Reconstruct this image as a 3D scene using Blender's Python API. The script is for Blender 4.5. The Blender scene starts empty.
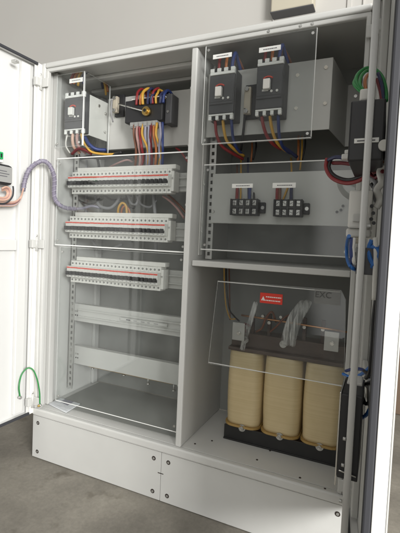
import bpy, bmesh, math, random
from mathutils import Vector, Matrix
random.seed(7)
S = bpy.context.scene
COL = S.collection
# ------------------------------------------------------------------ camera constants (metres, photo is 400 x 533)
CR = Vector((0.90984, 0.41255, 0.04469)); CU = Vector((-0.0603, 0.02465, 0.99788)); CF = Vector((-0.41166, 0.91016, -0.04613))
CC = Vector((1.24766, -1.18991, 0.90546)); FPX = 405.381; PX0 = 200.191; PY0 = 258.758
def fix_axes():
    global CR, CU, CF
    yaw, pit, rol = -.42466206777, -.0461450871, .0447519642
    f = Vector((math.sin(yaw)*math.cos(pit), math.cos(yaw)*math.cos(pit), math.sin(pit)))
    r = Vector((math.cos(yaw), -math.sin(yaw), 0)); u = r.cross(f)
    c, s = math.cos(rol), math.sin(rol)
    CR, CU, CF = c*r+s*u, -s*r+c*u, f
fix_axes()
def ray(x, y): return CF + CR*((x-PX0)/FPX) - CU*((y-PY0)/FPX)
def at(x, y, Y):
    d = ray(x, y); return CC + d*((Y-CC.y)/d.y)
def atx(x, y, X):
    d = ray(x, y); return CC + d*((X-CC.x)/d.x)
def atz(x, y, Z):
    d = ray(x, y); return CC + d*((Z-CC.z)/d.z)

W, P, T, D = 1.2, .1734, 1.5594, .384

# ------------------------------------------------------------------ materials
def mat(name, col, rough=.5, metal=0., noise=0., nscale=40., bump=0., bscale=300., spec=.5, coat=0.):
    m = bpy.data.materials.new(name); m.use_nodes = True
    nt = m.node_tree; b = nt.nodes['Principled BSDF']
    b.inputs['Base Color'].default_value = (*col, 1); b.inputs['Roughness'].default_value = rough
    b.inputs['Metallic'].default_value = metal; b.inputs['Specular IOR Level'].default_value = spec
    b.inputs['Coat Weight'].default_value = coat
    tc = nt.nodes.new('ShaderNodeTexCoord')
    if noise:
        n = nt.nodes.new('ShaderNodeTexNoise'); n.inputs['Scale'].default_value = nscale; n.inputs['Detail'].default_value = 6
        nt.links.new(tc.outputs['Object'], n.inputs['Vector'])
        mx = nt.nodes.new('ShaderNodeMix'); mx.data_type = 'RGBA'
        mx.inputs['A'].default_value = (*[c*(1-noise) for c in col], 1)
        mx.inputs['B'].default_value = (*[min(1, c*(1+noise)) for c in col], 1)
        nt.links.new(n.outputs['Fac'], mx.inputs['Factor']); nt.links.new(mx.outputs['Result'], b.inputs['Base Color'])
        mr = nt.nodes.new('ShaderNodeMapRange'); mr.inputs['To Min'].default_value = max(.02, rough-.1); mr.inputs['To Max'].default_value = min(1, rough+.1)
        nt.links.new(n.outputs['Fac'], mr.inputs['Value']); nt.links.new(mr.outputs['Result'], b.inputs['Roughness'])
    if bump:
        n2 = nt.nodes.new('ShaderNodeTexNoise'); n2.inputs['Scale'].default_value = bscale; n2.inputs['Detail'].default_value = 3
        nt.links.new(tc.outputs['Object'], n2.inputs['Vector'])
        bp = nt.nodes.new('ShaderNodeBump'); bp.inputs['Strength'].default_value = bump; bp.inputs['Distance'].default_value = .002
        nt.links.new(n2.outputs['Fac'], bp.inputs['Height']); nt.links.new(bp.outputs['Normal'], b.inputs['Normal'])
    return m
M = {}
M['paint'] = mat('cabinet_paint', (.57, .57, .55), .42, noise=.06, nscale=9, bump=.1, bscale=700)
M['doorpaint'] = mat('door_paint', (.68, .68, .665), .38, noise=.02, nscale=6, bump=.06, bscale=900)
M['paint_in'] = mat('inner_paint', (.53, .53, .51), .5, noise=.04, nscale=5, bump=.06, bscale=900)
M['plate'] = mat('mounting_plate_paint', (.56, .56, .535), .45, noise=.04, nscale=8, bump=.05, bscale=900)
M['backgrey'] = mat('back_panel_grey', (.28, .285, .27), .5, noise=.06, nscale=5, bump=.05, bscale=900)
M['zinc'] = mat('zinc', (.55, .55, .53), .38, .8, noise=.12, nscale=60)
M['hcore'] = mat('harness_core', (.21, .19, .25), .45, noise=.3, nscale=60)
M['steel'] = mat('bright_steel', (.72, .71, .68), .25, 1., noise=.1, nscale=90)
M['brass'] = mat('brass', (.78, .55, .2), .25, 1.)
M['copper'] = mat('copper', (.62, .33, .17), .35, 1., noise=.15, nscale=80)
M['blackmetal'] = mat('black_metal', (.018, .018, .018), .45, noise=.3, nscale=40, bump=.1)
M['toggle'] = mat('toggle_black', (.012, .012, .013), .55, spec=.3)
M['black'] = mat('black_plastic', (.022, .022, .024), .45, bump=.05, bscale=700)
M['charcoal'] = mat('charcoal_plastic', (.075, .075, .08), .5, bump=.05, bscale=700)
M['grey'] = mat('grey_plastic', (.33, .33, .32), .5, bump=.05, bscale=700)
M['white'] = mat('white_plastic', (.78, .77, .73), .4, noise=.02, nscale=30)
M['mcbwhite'] = mat('breaker_white_plastic', (.74, .73, .69), .42, noise=.03, nscale=40)
M['label'] = mat('label_white', (.86, .86, .83), .5)
M['ink'] = mat('label_ink', (.12, .12, .13), .6)
M['redmark'] = mat('red_marking', (.70, .09, .06), .5)
M['redsticker'] = mat('red_sticker', (.72, .045, .025), .4)
M['beige'] = mat('beige_fuse', (.50, .45, .36), .5, noise=.12, nscale=40)
M['green'] = mat('green_plastic', (.02, .42, .12), .4)
M['rubber'] = mat('rubber_gasket', (.035, .036, .042), .75)
M['hole'] = mat('hole_dark', (.012, .012, .012), .9)
M['yoke'] = mat('core_lamination', (.065, .04, .03), .5, noise=.6, nscale=22, bump=.35, bscale=120)
M['varnish'] = mat('varnished_board', (.42, .27, .09), .5, noise=.2, nscale=30)
M['paper'] = mat('paper', (.78, .79, .82), .5)
M['carton'] = mat('brown_carton', (.14, .095, .065), .85, noise=.15, nscale=12)
M['sleeve'] = mat('clear_sleeve', (.66, .66, .64), .18)
nt_ = M['sleeve'].node_tree; tr_ = nt_.nodes.new('ShaderNodeBsdfTransparent'); mx_ = nt_.nodes.new('ShaderNodeMixShader'); n_ = nt_.nodes.new('ShaderNodeTexNoise'); mp_ = nt_.nodes.new('ShaderNodeMapping'); tc_ = nt_.nodes.new('ShaderNodeTexCoord'); r_ = nt_.nodes.new('ShaderNodeMapRange')
mp_.inputs['Rotation'].default_value = (0, -.35, 0); mp_.inputs['Scale'].default_value = (150, 40, 12); n_.inputs['Scale'].default_value = 1; n_.inputs['Detail'].default_value = 3
nt_.links.new(tc_.outputs['Object'], mp_.inputs['Vector']); nt_.links.new(mp_.outputs['Vector'], n_.inputs['Vector']); nt_.links.new(n_.outputs['Fac'], r_.inputs['Value'])
r_.inputs['From Min'].default_value = .4; r_.inputs['From Max'].default_value = .62; r_.inputs['To Min'].default_value = .12; r_.inputs['To Max'].default_value = .95  # opaque streaks paint white highlights into the sleeve
nt_.links.new(r_.outputs[0], mx_.inputs[0]); nt_.links.new(tr_.outputs[0], mx_.inputs[1]); nt_.links.new(nt_.nodes['Principled BSDF'].outputs[0], mx_.inputs[2])
nt_.links.new(mx_.outputs[0], nt_.nodes['Material Output'].inputs['Surface'])
M['screwhole'] = mat('recessed_screw', (.06, .045, .04), .4, .6)
for n, c in dict(red=(.24, .022, .025), orange=(.42, .14, .04), yellow=(.58, .33, .05), blue=(.025, .045, .17), wblack=(.015, .015, .016),
                 wgreen=(.02, .22, .05), lilac=(.30, .29, .36), pink=(.42, .25, .23), peach=(.60, .38, .29), wwhite=(.75, .74, .7), brown=(.20, .08, .045),
                 brightblue=(.03, .16, .50), wgrey=(.33, .33, .34), darkred=(.14, .015, .02), navy=(.03, .035, .09)).items():
    M[n] = mat('cable_'+n, c, .4, noise=.08, nscale=120)

def coil_mat():
    m = bpy.data.materials.new('coil_tape'); m.use_nodes = True; nt = m.node_tree; b = nt.nodes['Principled BSDF']
    b.inputs['Roughness'].default_value = .36
    tc = nt.nodes.new('ShaderNodeTexCoord'); mp = nt.nodes.new('ShaderNodeMapping'); mp.inputs['Scale'].default_value = (1.2, 1.2, 170)
    nt.links.new(tc.outputs['Object'], mp.inputs['Vector'])
    n = nt.nodes.new('ShaderNodeTexNoise'); n.inputs['Scale'].default_value = 1.; n.inputs['Detail'].default_value = 5
    nt.links.new(mp.outputs['Vector'], n.inputs['Vector'])
    n3 = nt.nodes.new('ShaderNodeTexNoise'); n3.inputs['Scale'].default_value = 18; n3.inputs['Detail'].default_value = 6
    nt.links.new(tc.outputs['Object'], n3.inputs['Vector'])
    ad = nt.nodes.new('ShaderNodeMath'); ad.operation = 'MULTIPLY_ADD'; ad.inputs[1].default_value = .6
    nt.links.new(n.outputs['Fac'], ad.inputs[0])
    sc = nt.nodes.new('ShaderNodeMath'); sc.operation = 'MULTIPLY'; sc.inputs[1].default_value = .4
    nt.links.new(n3.outputs['Fac'], sc.inputs[0]); nt.links.new(sc.outputs[0], ad.inputs[2])
    cr = nt.nodes.new('ShaderNodeValToRGB'); cr.color_ramp.elements[0].position = .32; cr.color_ramp.elements[1].position = .68
    cr.color_ramp.elements[0].color = (.60, .475, .26, 1); cr.color_ramp.elements[1].color = (.70, .57, .34, 1)
    nt.links.new(ad.outputs[0], cr.inputs['Fac']); nt.links.new(cr.outputs['Color'], b.inputs['Base Color'])
    bp = nt.nodes.new('ShaderNodeBump'); bp.inputs['Strength'].default_value = .12; bp.inputs['Distance'].default_value = .0015
    nt.links.new(n.outputs['Fac'], bp.inputs['Height']); nt.links.new(bp.outputs['Normal'], b.inputs['Normal'])
    return m
M['coil'] = coil_mat()

def acrylic():
    m = bpy.data.materials.new('clear_acrylic'); m.use_nodes = True; nt = m.node_tree
    for n in list(nt.nodes):
        if n.type != 'OUTPUT_MATERIAL': nt.nodes.remove(n)
    out = [n for n in nt.nodes if n.type == 'OUTPUT_MATERIAL'][0]
    tr = nt.nodes.new('ShaderNodeBsdfTransparent'); tr.inputs['Color'].default_value = (.95, .96, .96, 1)
    gl = nt.nodes.new('ShaderNodeBsdfGlossy'); gl.inputs['Roughness'].default_value = .012
    ge = nt.nodes.new('ShaderNodeNewGeometry'); dt = nt.nodes.new('ShaderNodeVectorMath'); dt.operation = 'DOT_PRODUCT'
    nt.links.new(ge.outputs['Incoming'], dt.inputs[0]); nt.links.new(ge.outputs['Normal'], dt.inputs[1])
    def mth(op, a, b=None, c=None):
        n = nt.nodes.new('ShaderNodeMath'); n.operation = op; n.use_clamp = False
        for i, v in enumerate((a, b, c)):
            if v is None: continue
            if isinstance(v, (int, float)): n.inputs[i].default_value = v
            else: nt.links.new(v, n.inputs[i])
        return n.outputs[0]
    # Schlick reflectance of a thin sheet, the same from either side
    om = mth('SUBTRACT', 1.0, mth('ABSOLUTE', dt.outputs['Value'])); f5 = mth('POWER', om, 5.0); fres = mth('MULTIPLY_ADD', f5, .955, .042)
    tc = nt.nodes.new('ShaderNodeTexCoord'); nz = nt.nodes.new('ShaderNodeTexNoise'); nz.inputs['Scale'].default_value = 3.5; nz.inputs['Detail'].default_value = 1
    nt.links.new(tc.outputs['Object'], nz.inputs['Vector'])
    bp = nt.nodes.new('ShaderNodeBump'); bp.inputs['Strength'].default_value = .05; bp.inputs['Distance'].default_value = .01
    nt.links.new(nz.outputs['Fac'], bp.inputs['Height']); nt.links.new(bp.outputs['Normal'], gl.inputs['Normal'])
    mx = nt.nodes.new('ShaderNodeMixShader')
    nt.links.new(fres, mx.inputs[0]); nt.links.new(tr.outputs[0], mx.inputs[1]); nt.links.new(gl.outputs[0], mx.inputs[2])
    df = nt.nodes.new('ShaderNodeBsdfDiffuse'); df.inputs['Color'].default_value = (.8, .8, .78, 1)   # faint dust film
    mx2 = nt.nodes.new('ShaderNodeMixShader')
    n4 = nt.nodes.new('ShaderNodeTexNoise'); n4.inputs['Scale'].default_value = 9; n4.inputs['Detail'].default_value = 8
    nt.links.new(tc.outputs['Object'], n4.inputs['Vector'])
    mr = nt.nodes.new('ShaderNodeMapRange'); mr.inputs['From Min'].default_value = .35; mr.inputs['From Max'].default_value = .75
    mr.inputs['To Min'].default_value = .003; mr.inputs['To Max'].default_value = .03
    nt.links.new(n4.outputs['Fac'], mr.inputs['Value']); nt.links.new(mr.outputs[0], mx2.inputs[0])
    nt.links.new(mx.outputs[0], mx2.inputs[1]); nt.links.new(df.outputs[0], mx2.inputs[2])
    nt.links.new(mx2.outputs[0], out.inputs['Surface'])
    return m
M['acrylic'] = acrylic()
M['acdim'] = mat('acrylic_bevel', (.75, .77, .75), .15)
nt_ = M['acdim'].node_tree; tr_ = nt_.nodes.new('ShaderNodeBsdfTransparent'); mx_ = nt_.nodes.new('ShaderNodeMixShader'); mx_.inputs[0].default_value = .38
nt_.links.new(tr_.outputs[0], mx_.inputs[1]); nt_.links.new(nt_.nodes['Principled BSDF'].outputs[0], mx_.inputs[2]); nt_.links.new(mx_.outputs[0], nt_.nodes['Material Output'].inputs['Surface'])
M['acglint'] = mat('acrylic_edge_glint', (.80, .81, .79), .3)  # white stands in for light caught along the sheet edges

def concrete():
    m = bpy.data.materials.new('concrete_floor'); m.use_nodes = True; nt = m.node_tree; b = nt.nodes['Principled BSDF']
    tc = nt.nodes.new('ShaderNodeTexCoord')
    def nz(s, d=8, r=.6):
        n = nt.nodes.new('ShaderNodeTexNoise'); n.inputs['Scale'].default_value = s; n.inputs['Detail'].default_value = d; n.inputs['Roughness'].default_value = r
        nt.links.new(tc.outputs['Object'], n.inputs['Vector']); return n
    a = nz(3.2); cr = nt.nodes.new('ShaderNodeValToRGB')
    e = cr.color_ramp.elements; e[0].position = .3; e[0].color = (.125, .114, .096, 1); e[1].position = .72; e[1].color = (.285, .263, .222, 1)
    nt.links.new(a.outputs['Fac'], cr.inputs['Fac'])
    s = nz(7.5, 4); sr = nt.nodes.new('ShaderNodeValToRGB'); e = sr.color_ramp.elements
    e[0].position = .60; e[0].color = (1, 1, 1, 1); e[1].position = .72; e[1].color = (.62, .60, .56, 1)
    nt.links.new(s.outputs['Fac'], sr.inputs['Fac'])
    f = nz(70, 9, .75); fr = nt.nodes.new('ShaderNodeMapRange'); fr.inputs['To Min'].default_value = .55; fr.inputs['To Max'].default_value = 1.42
    nt.links.new(f.outputs['Fac'], fr.inputs['Value'])
    m1 = nt.nodes.new('ShaderNodeMix'); m1.data_type = 'RGBA'; m1.blend_type = 'MULTIPLY'; m1.inputs['Factor'].default_value = 1
    nt.links.new(cr.outputs['Color'], m1.inputs['A']); nt.links.new(sr.outputs['Color'], m1.inputs['B'])
    m2 = nt.nodes.new('ShaderNodeVectorMath'); m2.operation = 'SCALE'
    nt.links.new(m1.outputs['Result'], m2.inputs[0]); nt.links.new(fr.outputs[0], m2.inputs['Scale'])
    nt.links.new(m2.outputs[0], b.inputs['Base Color'])
    b.inputs['Roughness'].default_value = .62
    bp = nt.nodes.new('ShaderNodeBump'); bp.inputs['Strength'].default_value = .25; bp.inputs['Distance'].default_value = .004
    nt.links.new(f.outputs['Fac'], bp.inputs['Height']); nt.links.new(bp.outputs['Normal'], b.inputs['Normal'])
    return m
M['concrete'] = concrete()
M['wall'] = mat('wall_paint', (.54, .525, .495), .75, noise=.05, nscale=1.2, bump=.1, bscale=200)
M['wallbox'] = mat('wall_box_paint', (.52, .48, .38), .6, noise=.05, nscale=5)

# ------------------------------------------------------------------ mesh builder
class MB:
    def __init__(s): s.bm = bmesh.new(); s.mats = []
    def mi(s, m):
        if m not in s.mats: s.mats.append(m)
        return s.mats.index(m)
    def _merge(s, b, m):
        i = s.mi(m); me = bpy.data.meshes.new('tmp')
        for f in b.faces: f.material_index = i
        b.to_mesh(me); b.free(); s.bm.from_mesh(me); bpy.data.meshes.remove(me)
    def box(s, lo, hi, m, bev=0., seg=2, rot=None):
        b = bmesh.new(); bmesh.ops.create_cube(b, size=1)
        lo, hi = Vector(lo), Vector(hi); c = (lo+hi)/2; d = hi-lo
        for v in b.verts: v.co = Vector((v.co.x*d.x, v.co.y*d.y, v.co.z*d.z))
        if bev:
            bev = min(bev, .45*min(abs(d.x), abs(d.y), abs(d.z)))
            bmesh.ops.bevel(b, geom=b.edges[:], offset=bev, segments=seg, profile=.5, affect='EDGES')
        if rot: bmesh.ops.transform(b, matrix=rot, verts=b.verts)
        for v in b.verts: v.co += c
        s._merge(b, m); return s
    def cyl(s, p0, p1, r, m, n=16, r2=None, smooth=True):
        p0, p1 = Vector(p0), Vector(p1); b = bmesh.new(); L = (p1-p0).length
        bmesh.ops.create_cone(b, cap_ends=True, segments=n, radius1=r, radius2=r if r2 is None else r2, depth=L)
        q = (p1-p0).to_track_quat('Z', 'Y').to_matrix().to_4x4()
        bmesh.ops.transform(b, matrix=Matrix.Translation((p0+p1)/2) @ q, verts=b.verts)
        for f in b.faces:
            if len(f.verts) == 4: f.smooth = smooth
        s._merge(b, m); return s
    def tube(s, pts, r, m, n=8, sub=6, flat=None):
        pts = [Vector(p) for p in pts]; path = []
        if len(pts) > 2 and sub > 1:
            ex = [pts[0]*2-pts[1]] + pts + [pts[-1]*2-pts[-2]]
            for i in range(1, len(ex)-2):
                a, b_, c, d = ex[i-1:i+3]
                for k in range(sub):
                    t = k/sub
                    path.append(.5*((2*b_) + (c-a)*t + (2*a-5*b_+4*c-d)*t*t + (3*b_-a-3*c+d)*t**3))
            path.append(pts[-1])
        else: path = pts
        b = bmesh.new(); rings = []
        tan0 = (path[1]-path[0]).normalized()
        nrm = tan0.orthogonal().normalized()
        if flat is not None: nrm = (Vector(flat) - tan0*tan0.dot(Vector(flat))).normalized()
        for i, p in enumerate(path):
            t = (path[min(i+1, len(path)-1)] - path[max(i-1, 0)]).normalized()
            nrm = (nrm - t*nrm.dot(t)).normalized(); bn = t.cross(nrm)
            rr = r if not callable(r) else r(i/(len(path)-1))
            ra, rb = (rr, rr) if flat is None else (rr*.3, rr)
            rings.append([b.verts.new(p + nrm*(math.cos(a)*ra) + bn*(math.sin(a)*rb)) for a in [2*math.pi*k/n for k in range(n)]])
        for i in range(len(rings)-1):
            for k in range(n):
                f = b.faces.new((rings[i][k], rings[i][(k+1) % n], rings[i+1][(k+1) % n], rings[i+1][k])); f.smooth = True
        b.faces.new(rings[0][::-1]); b.faces.new(rings[-1])
        s._merge(b, m); return s
    def prism(s, poly, axis, a0, a1, m, bev=0.):
        """poly: list of 2-D points; axis: 'x' (poly = y,z), 'y' (x,z) or 'z' (x,y)"""
        b = bmesh.new()
        def co(p, a): return {'x': (a, p[0], p[1]), 'y': (p[0], a, p[1]), 'z': (p[0], p[1], a)}[axis]
        lo = [b.verts.new(co(p, a0)) for p in poly]; hi = [b.verts.new(co(p, a1)) for p in poly]
        b.faces.new(lo); b.faces.new(hi[::-1]); n = len(poly)
        for k in range(n): b.faces.new((lo[k], hi[k], hi[(k+1) % n], lo[(k+1) % n]))
        bmesh.ops.recalc_face_normals(b, faces=b.faces[:])
        if bev: bmesh.ops.bevel(b, geom=b.edges[:], offset=bev, segments=2, profile=.5, affect='EDGES')
        s._merge(b, m); return s
    def build(s, name, parent=None, off=None):
        me = bpy.data.meshes.new(name); o = bpy.data.objects.new(name, me); COL.objects.link(o)
        for m in s.mats: me.materials.append(m)
        if parent is not None: off = OFF[parent.name]
        if off is None:
            bb = [v.co for v in s.bm.verts]
            off = Vector(((min(v.x for v in bb)+max(v.x for v in bb))/2, (min(v.y for v in bb)+max(v.y for v in bb))/2, min(v.z for v in bb)))
        off = Vector(off)
        for v in s.bm.verts: v.co -= off
        s.bm.normal_update(); s.bm.to_mesh(me); s.bm.free()
        if parent is not None: o.parent = parent
        else: o.location = off
        OFF[o.name] = off
        return o
OFF = {}
def tag(o, label, cat, group=None):
    o['label'] = label; o['category'] = cat
    if group: o['group'] = group
    return o
def thing(name, loc, label, cat, group=None):
    o = bpy.data.objects.new(name, None); COL.objects.link(o); o.location = loc; o.empty_display_size = .05
    OFF[o.name] = Vector(loc); return tag(o, label, cat, group)
def copy_tree(o, parent=None):
    c = o.copy(); COL.objects.link(c)
    if parent is not None: c.parent = parent
    for ch in [k for k in bpy.data.objects if k.parent == o]: copy_tree(ch, c)
    return c
def wire(color, pts, r, label, group=None, name='cable', cat='cable', **k):
    return tag(MB().tube(pts, r, M[color], **k).build(name), label, cat, group)
def pw(color, pix, r, label, group=None, **k):
    """pix: (px, py, Y) triples"""
    return wire(color, [at(*q) for q in pix], r, label, group, **k)
def text_mesh(txt, size, m, loc, rx=math.pi/2, name='lettering', parent=None, ext=.0004):
    cu = bpy.data.curves.new(name, 'FONT'); cu.body = txt; cu.size = size; cu.align_x = 'CENTER'; cu.align_y = 'CENTER'; cu.extrude = ext
    t = bpy.data.objects.new('tmp_text', cu); COL.objects.link(t); bpy.context.view_layer.update()
    me = bpy.data.meshes.new_from_object(t.evaluated_get(bpy.context.evaluated_depsgraph_get()))
    bpy.data.objects.remove(t); bpy.data.curves.remove(cu)
    me.transform(Matrix.Translation(Vector(loc) - OFF[parent.name]) @ Matrix.Rotation(rx, 4, 'X'))
    me.materials.clear(); me.materials.append(m); me.name = name
    o = bpy.data.objects.new(name, me); COL.objects.link(o); o.parent = parent; OFF[o.name] = OFF[parent.name]; return o

# ------------------------------------------------------------------ setting
fl = MB(); fl.box((-6, -7, -.1), (9, 7, 0), M['concrete']); o = fl.build('floor', off=(0, 0, 0)); o['kind'] = 'structure'
WY = 1.62
wl = thing('wall', (1, WY, 0), 'plain beige painted wall behind the cabinet', 'wall')
m_ = MB(); m_.box((-6, WY, 0), (9, WY+.15, 4.2), M['wall'])
m_.build('wall_surface', wl)
for x, w in ((.449, .006), (.935, .03), (1.03, .012), (1.25, .02)):
    m_ = MB(); m_.box((x, WY-.010, .1), (x+w, WY-.001, 4.2), M['wall'], .003); m_.build('batten', wl)
wb = thing('wall_box', (.58, WY, 2.44), 'small beige box with a dark lower edge on the back wall', 'wall box')
MB().box((.455, WY-.09, 2.46), (.735, WY-.0005, 3.0), M['wallbox'], .008).build('housing', wb)
MB().box((.452, WY-.093, 2.451), (.738, WY-.0005, 2.4595), M['charcoal'], .004).build('base_trim', wb)
cb = thing('carton', (1.75, 1.42, 0), 'brown cardboard carton standing on the floor behind the open right door', 'carton')
MB().box((1.34, 1.25, 0.001), (1.95, 1.58, .36), M['carton'], .006).build('box_body', cb)
c2 = thing('carton', (1.75, 1.42, .362), 'upper brown cardboard carton resting on the lower carton behind the right door', 'carton')
MB().box((1.36, 1.26, .362), (1.92, 1.57, .70), M['carton'], .006).build('box_body', c2)

# ------------------------------------------------------------------ cabinet
cab = thing('electrical_cabinet', (W/2, D/2, 0), 'large light grey two door electrical cabinet standing open on a plinth', 'cabinet')
t_ = .014
m_ = MB(); m_.box((.0, .0212, P+.001), (t_, D, T-.001), M['paint_in'], .001)
m_.box((t_+.0002, .048, P+.031), (.034, .078, T-.02), M['paint_in'], .004)          # corner profile
m_.box((t_+.0002, D-.05, P+.031), (.03, D-.016, T-.02), M['paint_in'], .004)
m_.build('side_panel', cab)
m_ = MB(); m_.box((W-t_, .0212, P+.001), (W, D, T-.001), M['paint_in'], .001)
m_.box((W-.034, .048, P+.031), (W-t_-.0002, .078, T-.02), M['paint_in'], .004); m_.build('side_panel', cab)
MB().box((t_+.0005, D-.012, P+.031), (W-t_-.0005, D-.0005, T-.017), M['backgrey']).build('back_panel', cab)
m_ = MB(); m_.box((0.0005, .0215, T-.016), (W-.0005, D, T), M['paint_in'], .002)
for y in (.13, .25): m_.box((.035, y, T-.030), (.642, y+.03, T-.0165), M['paint_in'], .004)
m_.build('roof_panel', cab)
m_ = MB(); m_.box((t_+.0005, .0215, P+.001), (W-t_-.0005, D-.0125, P+.0295), M['paint'], .001); fp = m_.build('floor_panel', cab)
def one(nm, parent, *cyls):
    b = MB()
    for a in cyls: b.cyl(*a)
    return b.build(nm, parent)
for q in ((212, 441), (257, 460), (270, 451), (300, 478), (325, 489), (195, 444)):
    c = atz(*q, P+.0295); one('rivet', fp, (c, c+Vector((0, 0, .0012)), .0035, M['screwhole'], 10))
m_ = MB(); m_.box((.045, .062, P+.0297), (.630, D-.02, P+.0322), M['backgrey'], .0008, 1); m_.build('gland_plate', cab)
# front frame: four rolled lips around the opening
m_ = MB()
m_.box((0, 0, P+.0305), (.0195, .021, T), M['paint'], .005, 3)
m_.box((.0198, .004, P+.0305), (.033, .020, T-.03), M['paint'], .003, 2)
m_.box((W-.0195, 0, P+.0305), (W, .021, T), M['paint'], .005, 3)
m_.box((W-.033, .004, P+.0305), (W-.0198, .020, T-.03), M['paint'], .003, 2)
m_.box((.0198, 0, T-.019), (W-.0198, .0212, T), M['paint'], .005, 3)
m_.box((.0205, .006, T-.033), (W-.0205, .0195, T-.0193), M['paint'], .003, 2)
m_.box((0, -.002, P+.001), (W, .0212, P+.0302), M['paint'], .006, 3)
fr = m_.build('door_frame', cab)
for px, py in ((269, 28), (301, 21.5), (313, 18.5)):
    c = at(px, py, 0.0055); one('screw', fr, ((c.x, .006, T-.026), (c.x, .0035, T-.026), .004, M['zinc'], 10))
# divider and shelf
m_ = MB(); m_.box((.649, .016, P+.0305), (.661, D-.0125, T-.035), M['paint_in'], .001)
m_.box((.6425, .010, P+.0305), (.663, .026, T-.034), M['paint'], .004, 3); dv = m_.build('divider_panel', cab)
for z in (1.40, 1.215, 1.02, .62, .41): one('screw', dv, ((.6422, .018, z), (.640, .018, z), .0045, M['zinc'], 10))
m_ = MB(); m_.box((.6615, .085, .853), (.6655, .112, T-.1), M['plate'], .001)
cvb = m_.build('cover_bracket', cab)
for z in (1.10, .935): one('screw', cvb, ((.6656, .098, z), (.669, .098, z), .005, M['steel'], 12))
m_ = MB(); m_.box((.6635, .040, .833), (W-.036, D-.014, .8365), M['paint']); m_.box((.6635, .036, .818), (W-.036, .0415, .8368), M['paint'], .0022)
m_.build('shelf', cab)

def upright(x0, x1, y, z0, z1, nm='mounting_upright'):
    b = MB(); w = x1-x0; e = w*.3
    b.box((x0, y, z0), (x0+e, y+.0025, z1), M['zinc']); b.box((x1-e, y, z0), (x1, y+.0025, z1), M['zinc'])
    z = z0
    while z < z1-.02:
        b.box((x0+e, y, z), (x1-e, y+.0025, z+.0125), M['zinc']); z += .025
    b.box((x0, y+.0026, z0), (x0+.0025, y+.03, z1), M['zinc'])
    return b.build(nm, cab)
upright(.034, .058, .16, .24, T-.05); upright(.622, .646, .16, .24, T-.05)
upright(.672, .697, .125, .84, T-.05)

def bar(x0, x1, y, z0, z1, rail=True, holes=True, m='plate'):
    b = MB(); b.box((x0, y, z0), (x1, y+.002, z1), M[m], .0008, 1)
    b.box((x0, y+.0022, z0), (x1, y+.024, z0+.002), M[m]); b.box((x0, y+.0022, z1-.002), (x1, y+.024, z1), M[m])
    o = b.build('mounting_bar', cab); zc = (z0+z1)/2
    if rail:
        r = MB(); r.box((x0+.03, y-.0075, zc-.0175), (x1-.03, y-.0062, zc-.0125), M['plate']); r.box((x0+.03, y-.0075, zc+.0125), (x1-.03, y-.0062, zc+.0175), M['plate'])
        r.box((x0+.03, y-.0062, zc-.0137), (x1-.03, y-.0004, zc-.0125), M['plate']); r.box((x0+.03, y-.0062, zc+.0125), (x1-.03, y-.0004, zc+.0137), M['plate'])
        r.build('din_rail', o)
    if holes:
        for x in (x0+.012, x0+.022, x1-.024, x1-.012):
            one('screw', o, ((x, y-.0004, zc+.006), (x, y-.0020, zc+.006), .0035, M['zinc'], 10))
            one('screw_hole', o, ((x, y-.0004, zc-.012), (x, y-.0012, zc-.012), .003, M['hole'], 10))
    return o
RY = .178
bar(.030, .640, RY, 1.085, 1.155); bar(.030, .640, RY, .897, .967); bar(.030, .640, RY, .715, .785)
b1 = bar(.030, .640, .188, .530, .605)
m_ = MB()
for i, (x, w) in enumerate(((.31, .02), (.345, .016), (.38, .018), (.41, .012), (.44, .02))):
    m_.box((x, .1800, .5665), (x+w, .1804, .5705), M['ink'] if i == 0 else M['grey'])
m_.box((.28, .1805, .5625), (.5, .1874, .5745), M['plate'], .001)
m_.build('printed_strip', b1)
b2 = bar(.032, .640, .196, .338, .418, rail=False, holes=True)
m_ = MB()
m_.box((.10, .21, .330), (.52, .24, .3375), M['varnish'], .002)
for x, h in ((.115, .012), (.28, .012), (.40, .03), (.52, .036)):
    m_.cyl((x, .222, .3365-h), (x, .222, .3375), .004, M['zinc'], 10); m_.cyl((x, .222, .330-h*.8), (x, .222, .334-h*.8), .008, M['steel'], 6)
m_.build('earth_bar', b2)

# small rear plate in the left bay behind the isolator, and the breaker brackets
bar(.165, .640, .205, 1.265, 1.475, rail=False, holes=False)
def breaker_bracket(poly, z0, z1, screws, m='plate'):
    b = MB(); b.prism(poly, 'z', z0, z1, M[m], .0012); o = b.build('breaker_bracket', cab)
    for a, c in screws: one('screw', o, (a, c, .0055, M['steel'], 12))
x1_, y1_, y2_ = .158, .1, .232
breaker_bracket([(.036, y1_), (x1_, y1_), (x1_+.006, y2_), (x1_+.004, y2_), (x1_-.002, y1_+.002), (.036, y1_+.002)], 1.300, 1.458,
                [((x1_+.003, .15, 1.43), (x1_+.007, .15, 1.43)), ((x1_+.004, .19, 1.41), (x1_+.009, .19, 1.41)), ((x1_+.004, .19, 1.335), (x1_+.009, .19, 1.335))], 'white')  # bracket whitened: the strong light on its side is put into the colour
breaker_bracket([(.6665, .098), (1.074, .098), (1.098, .335), (1.16, .335), (1.16, .337), (1.096, .337), (1.072, .100), (.6665, .100)], 1.258, 1.472,
                [(at(326, 67, .0975), at(326, 67, .0935)), (at(325, 103, .0975), at(325, 103, .0935)), ((1.125, .3345, 1.43), (1.125, .330, 1.43)), ((1.125, .3345, 1.30), (1.125, .330, 1.30)),
                 (at(297.5, 75, .0975), at(297.5, 75, .0955)), (at(296, 108, .0975), at(296, 108, .0955))])
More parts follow.
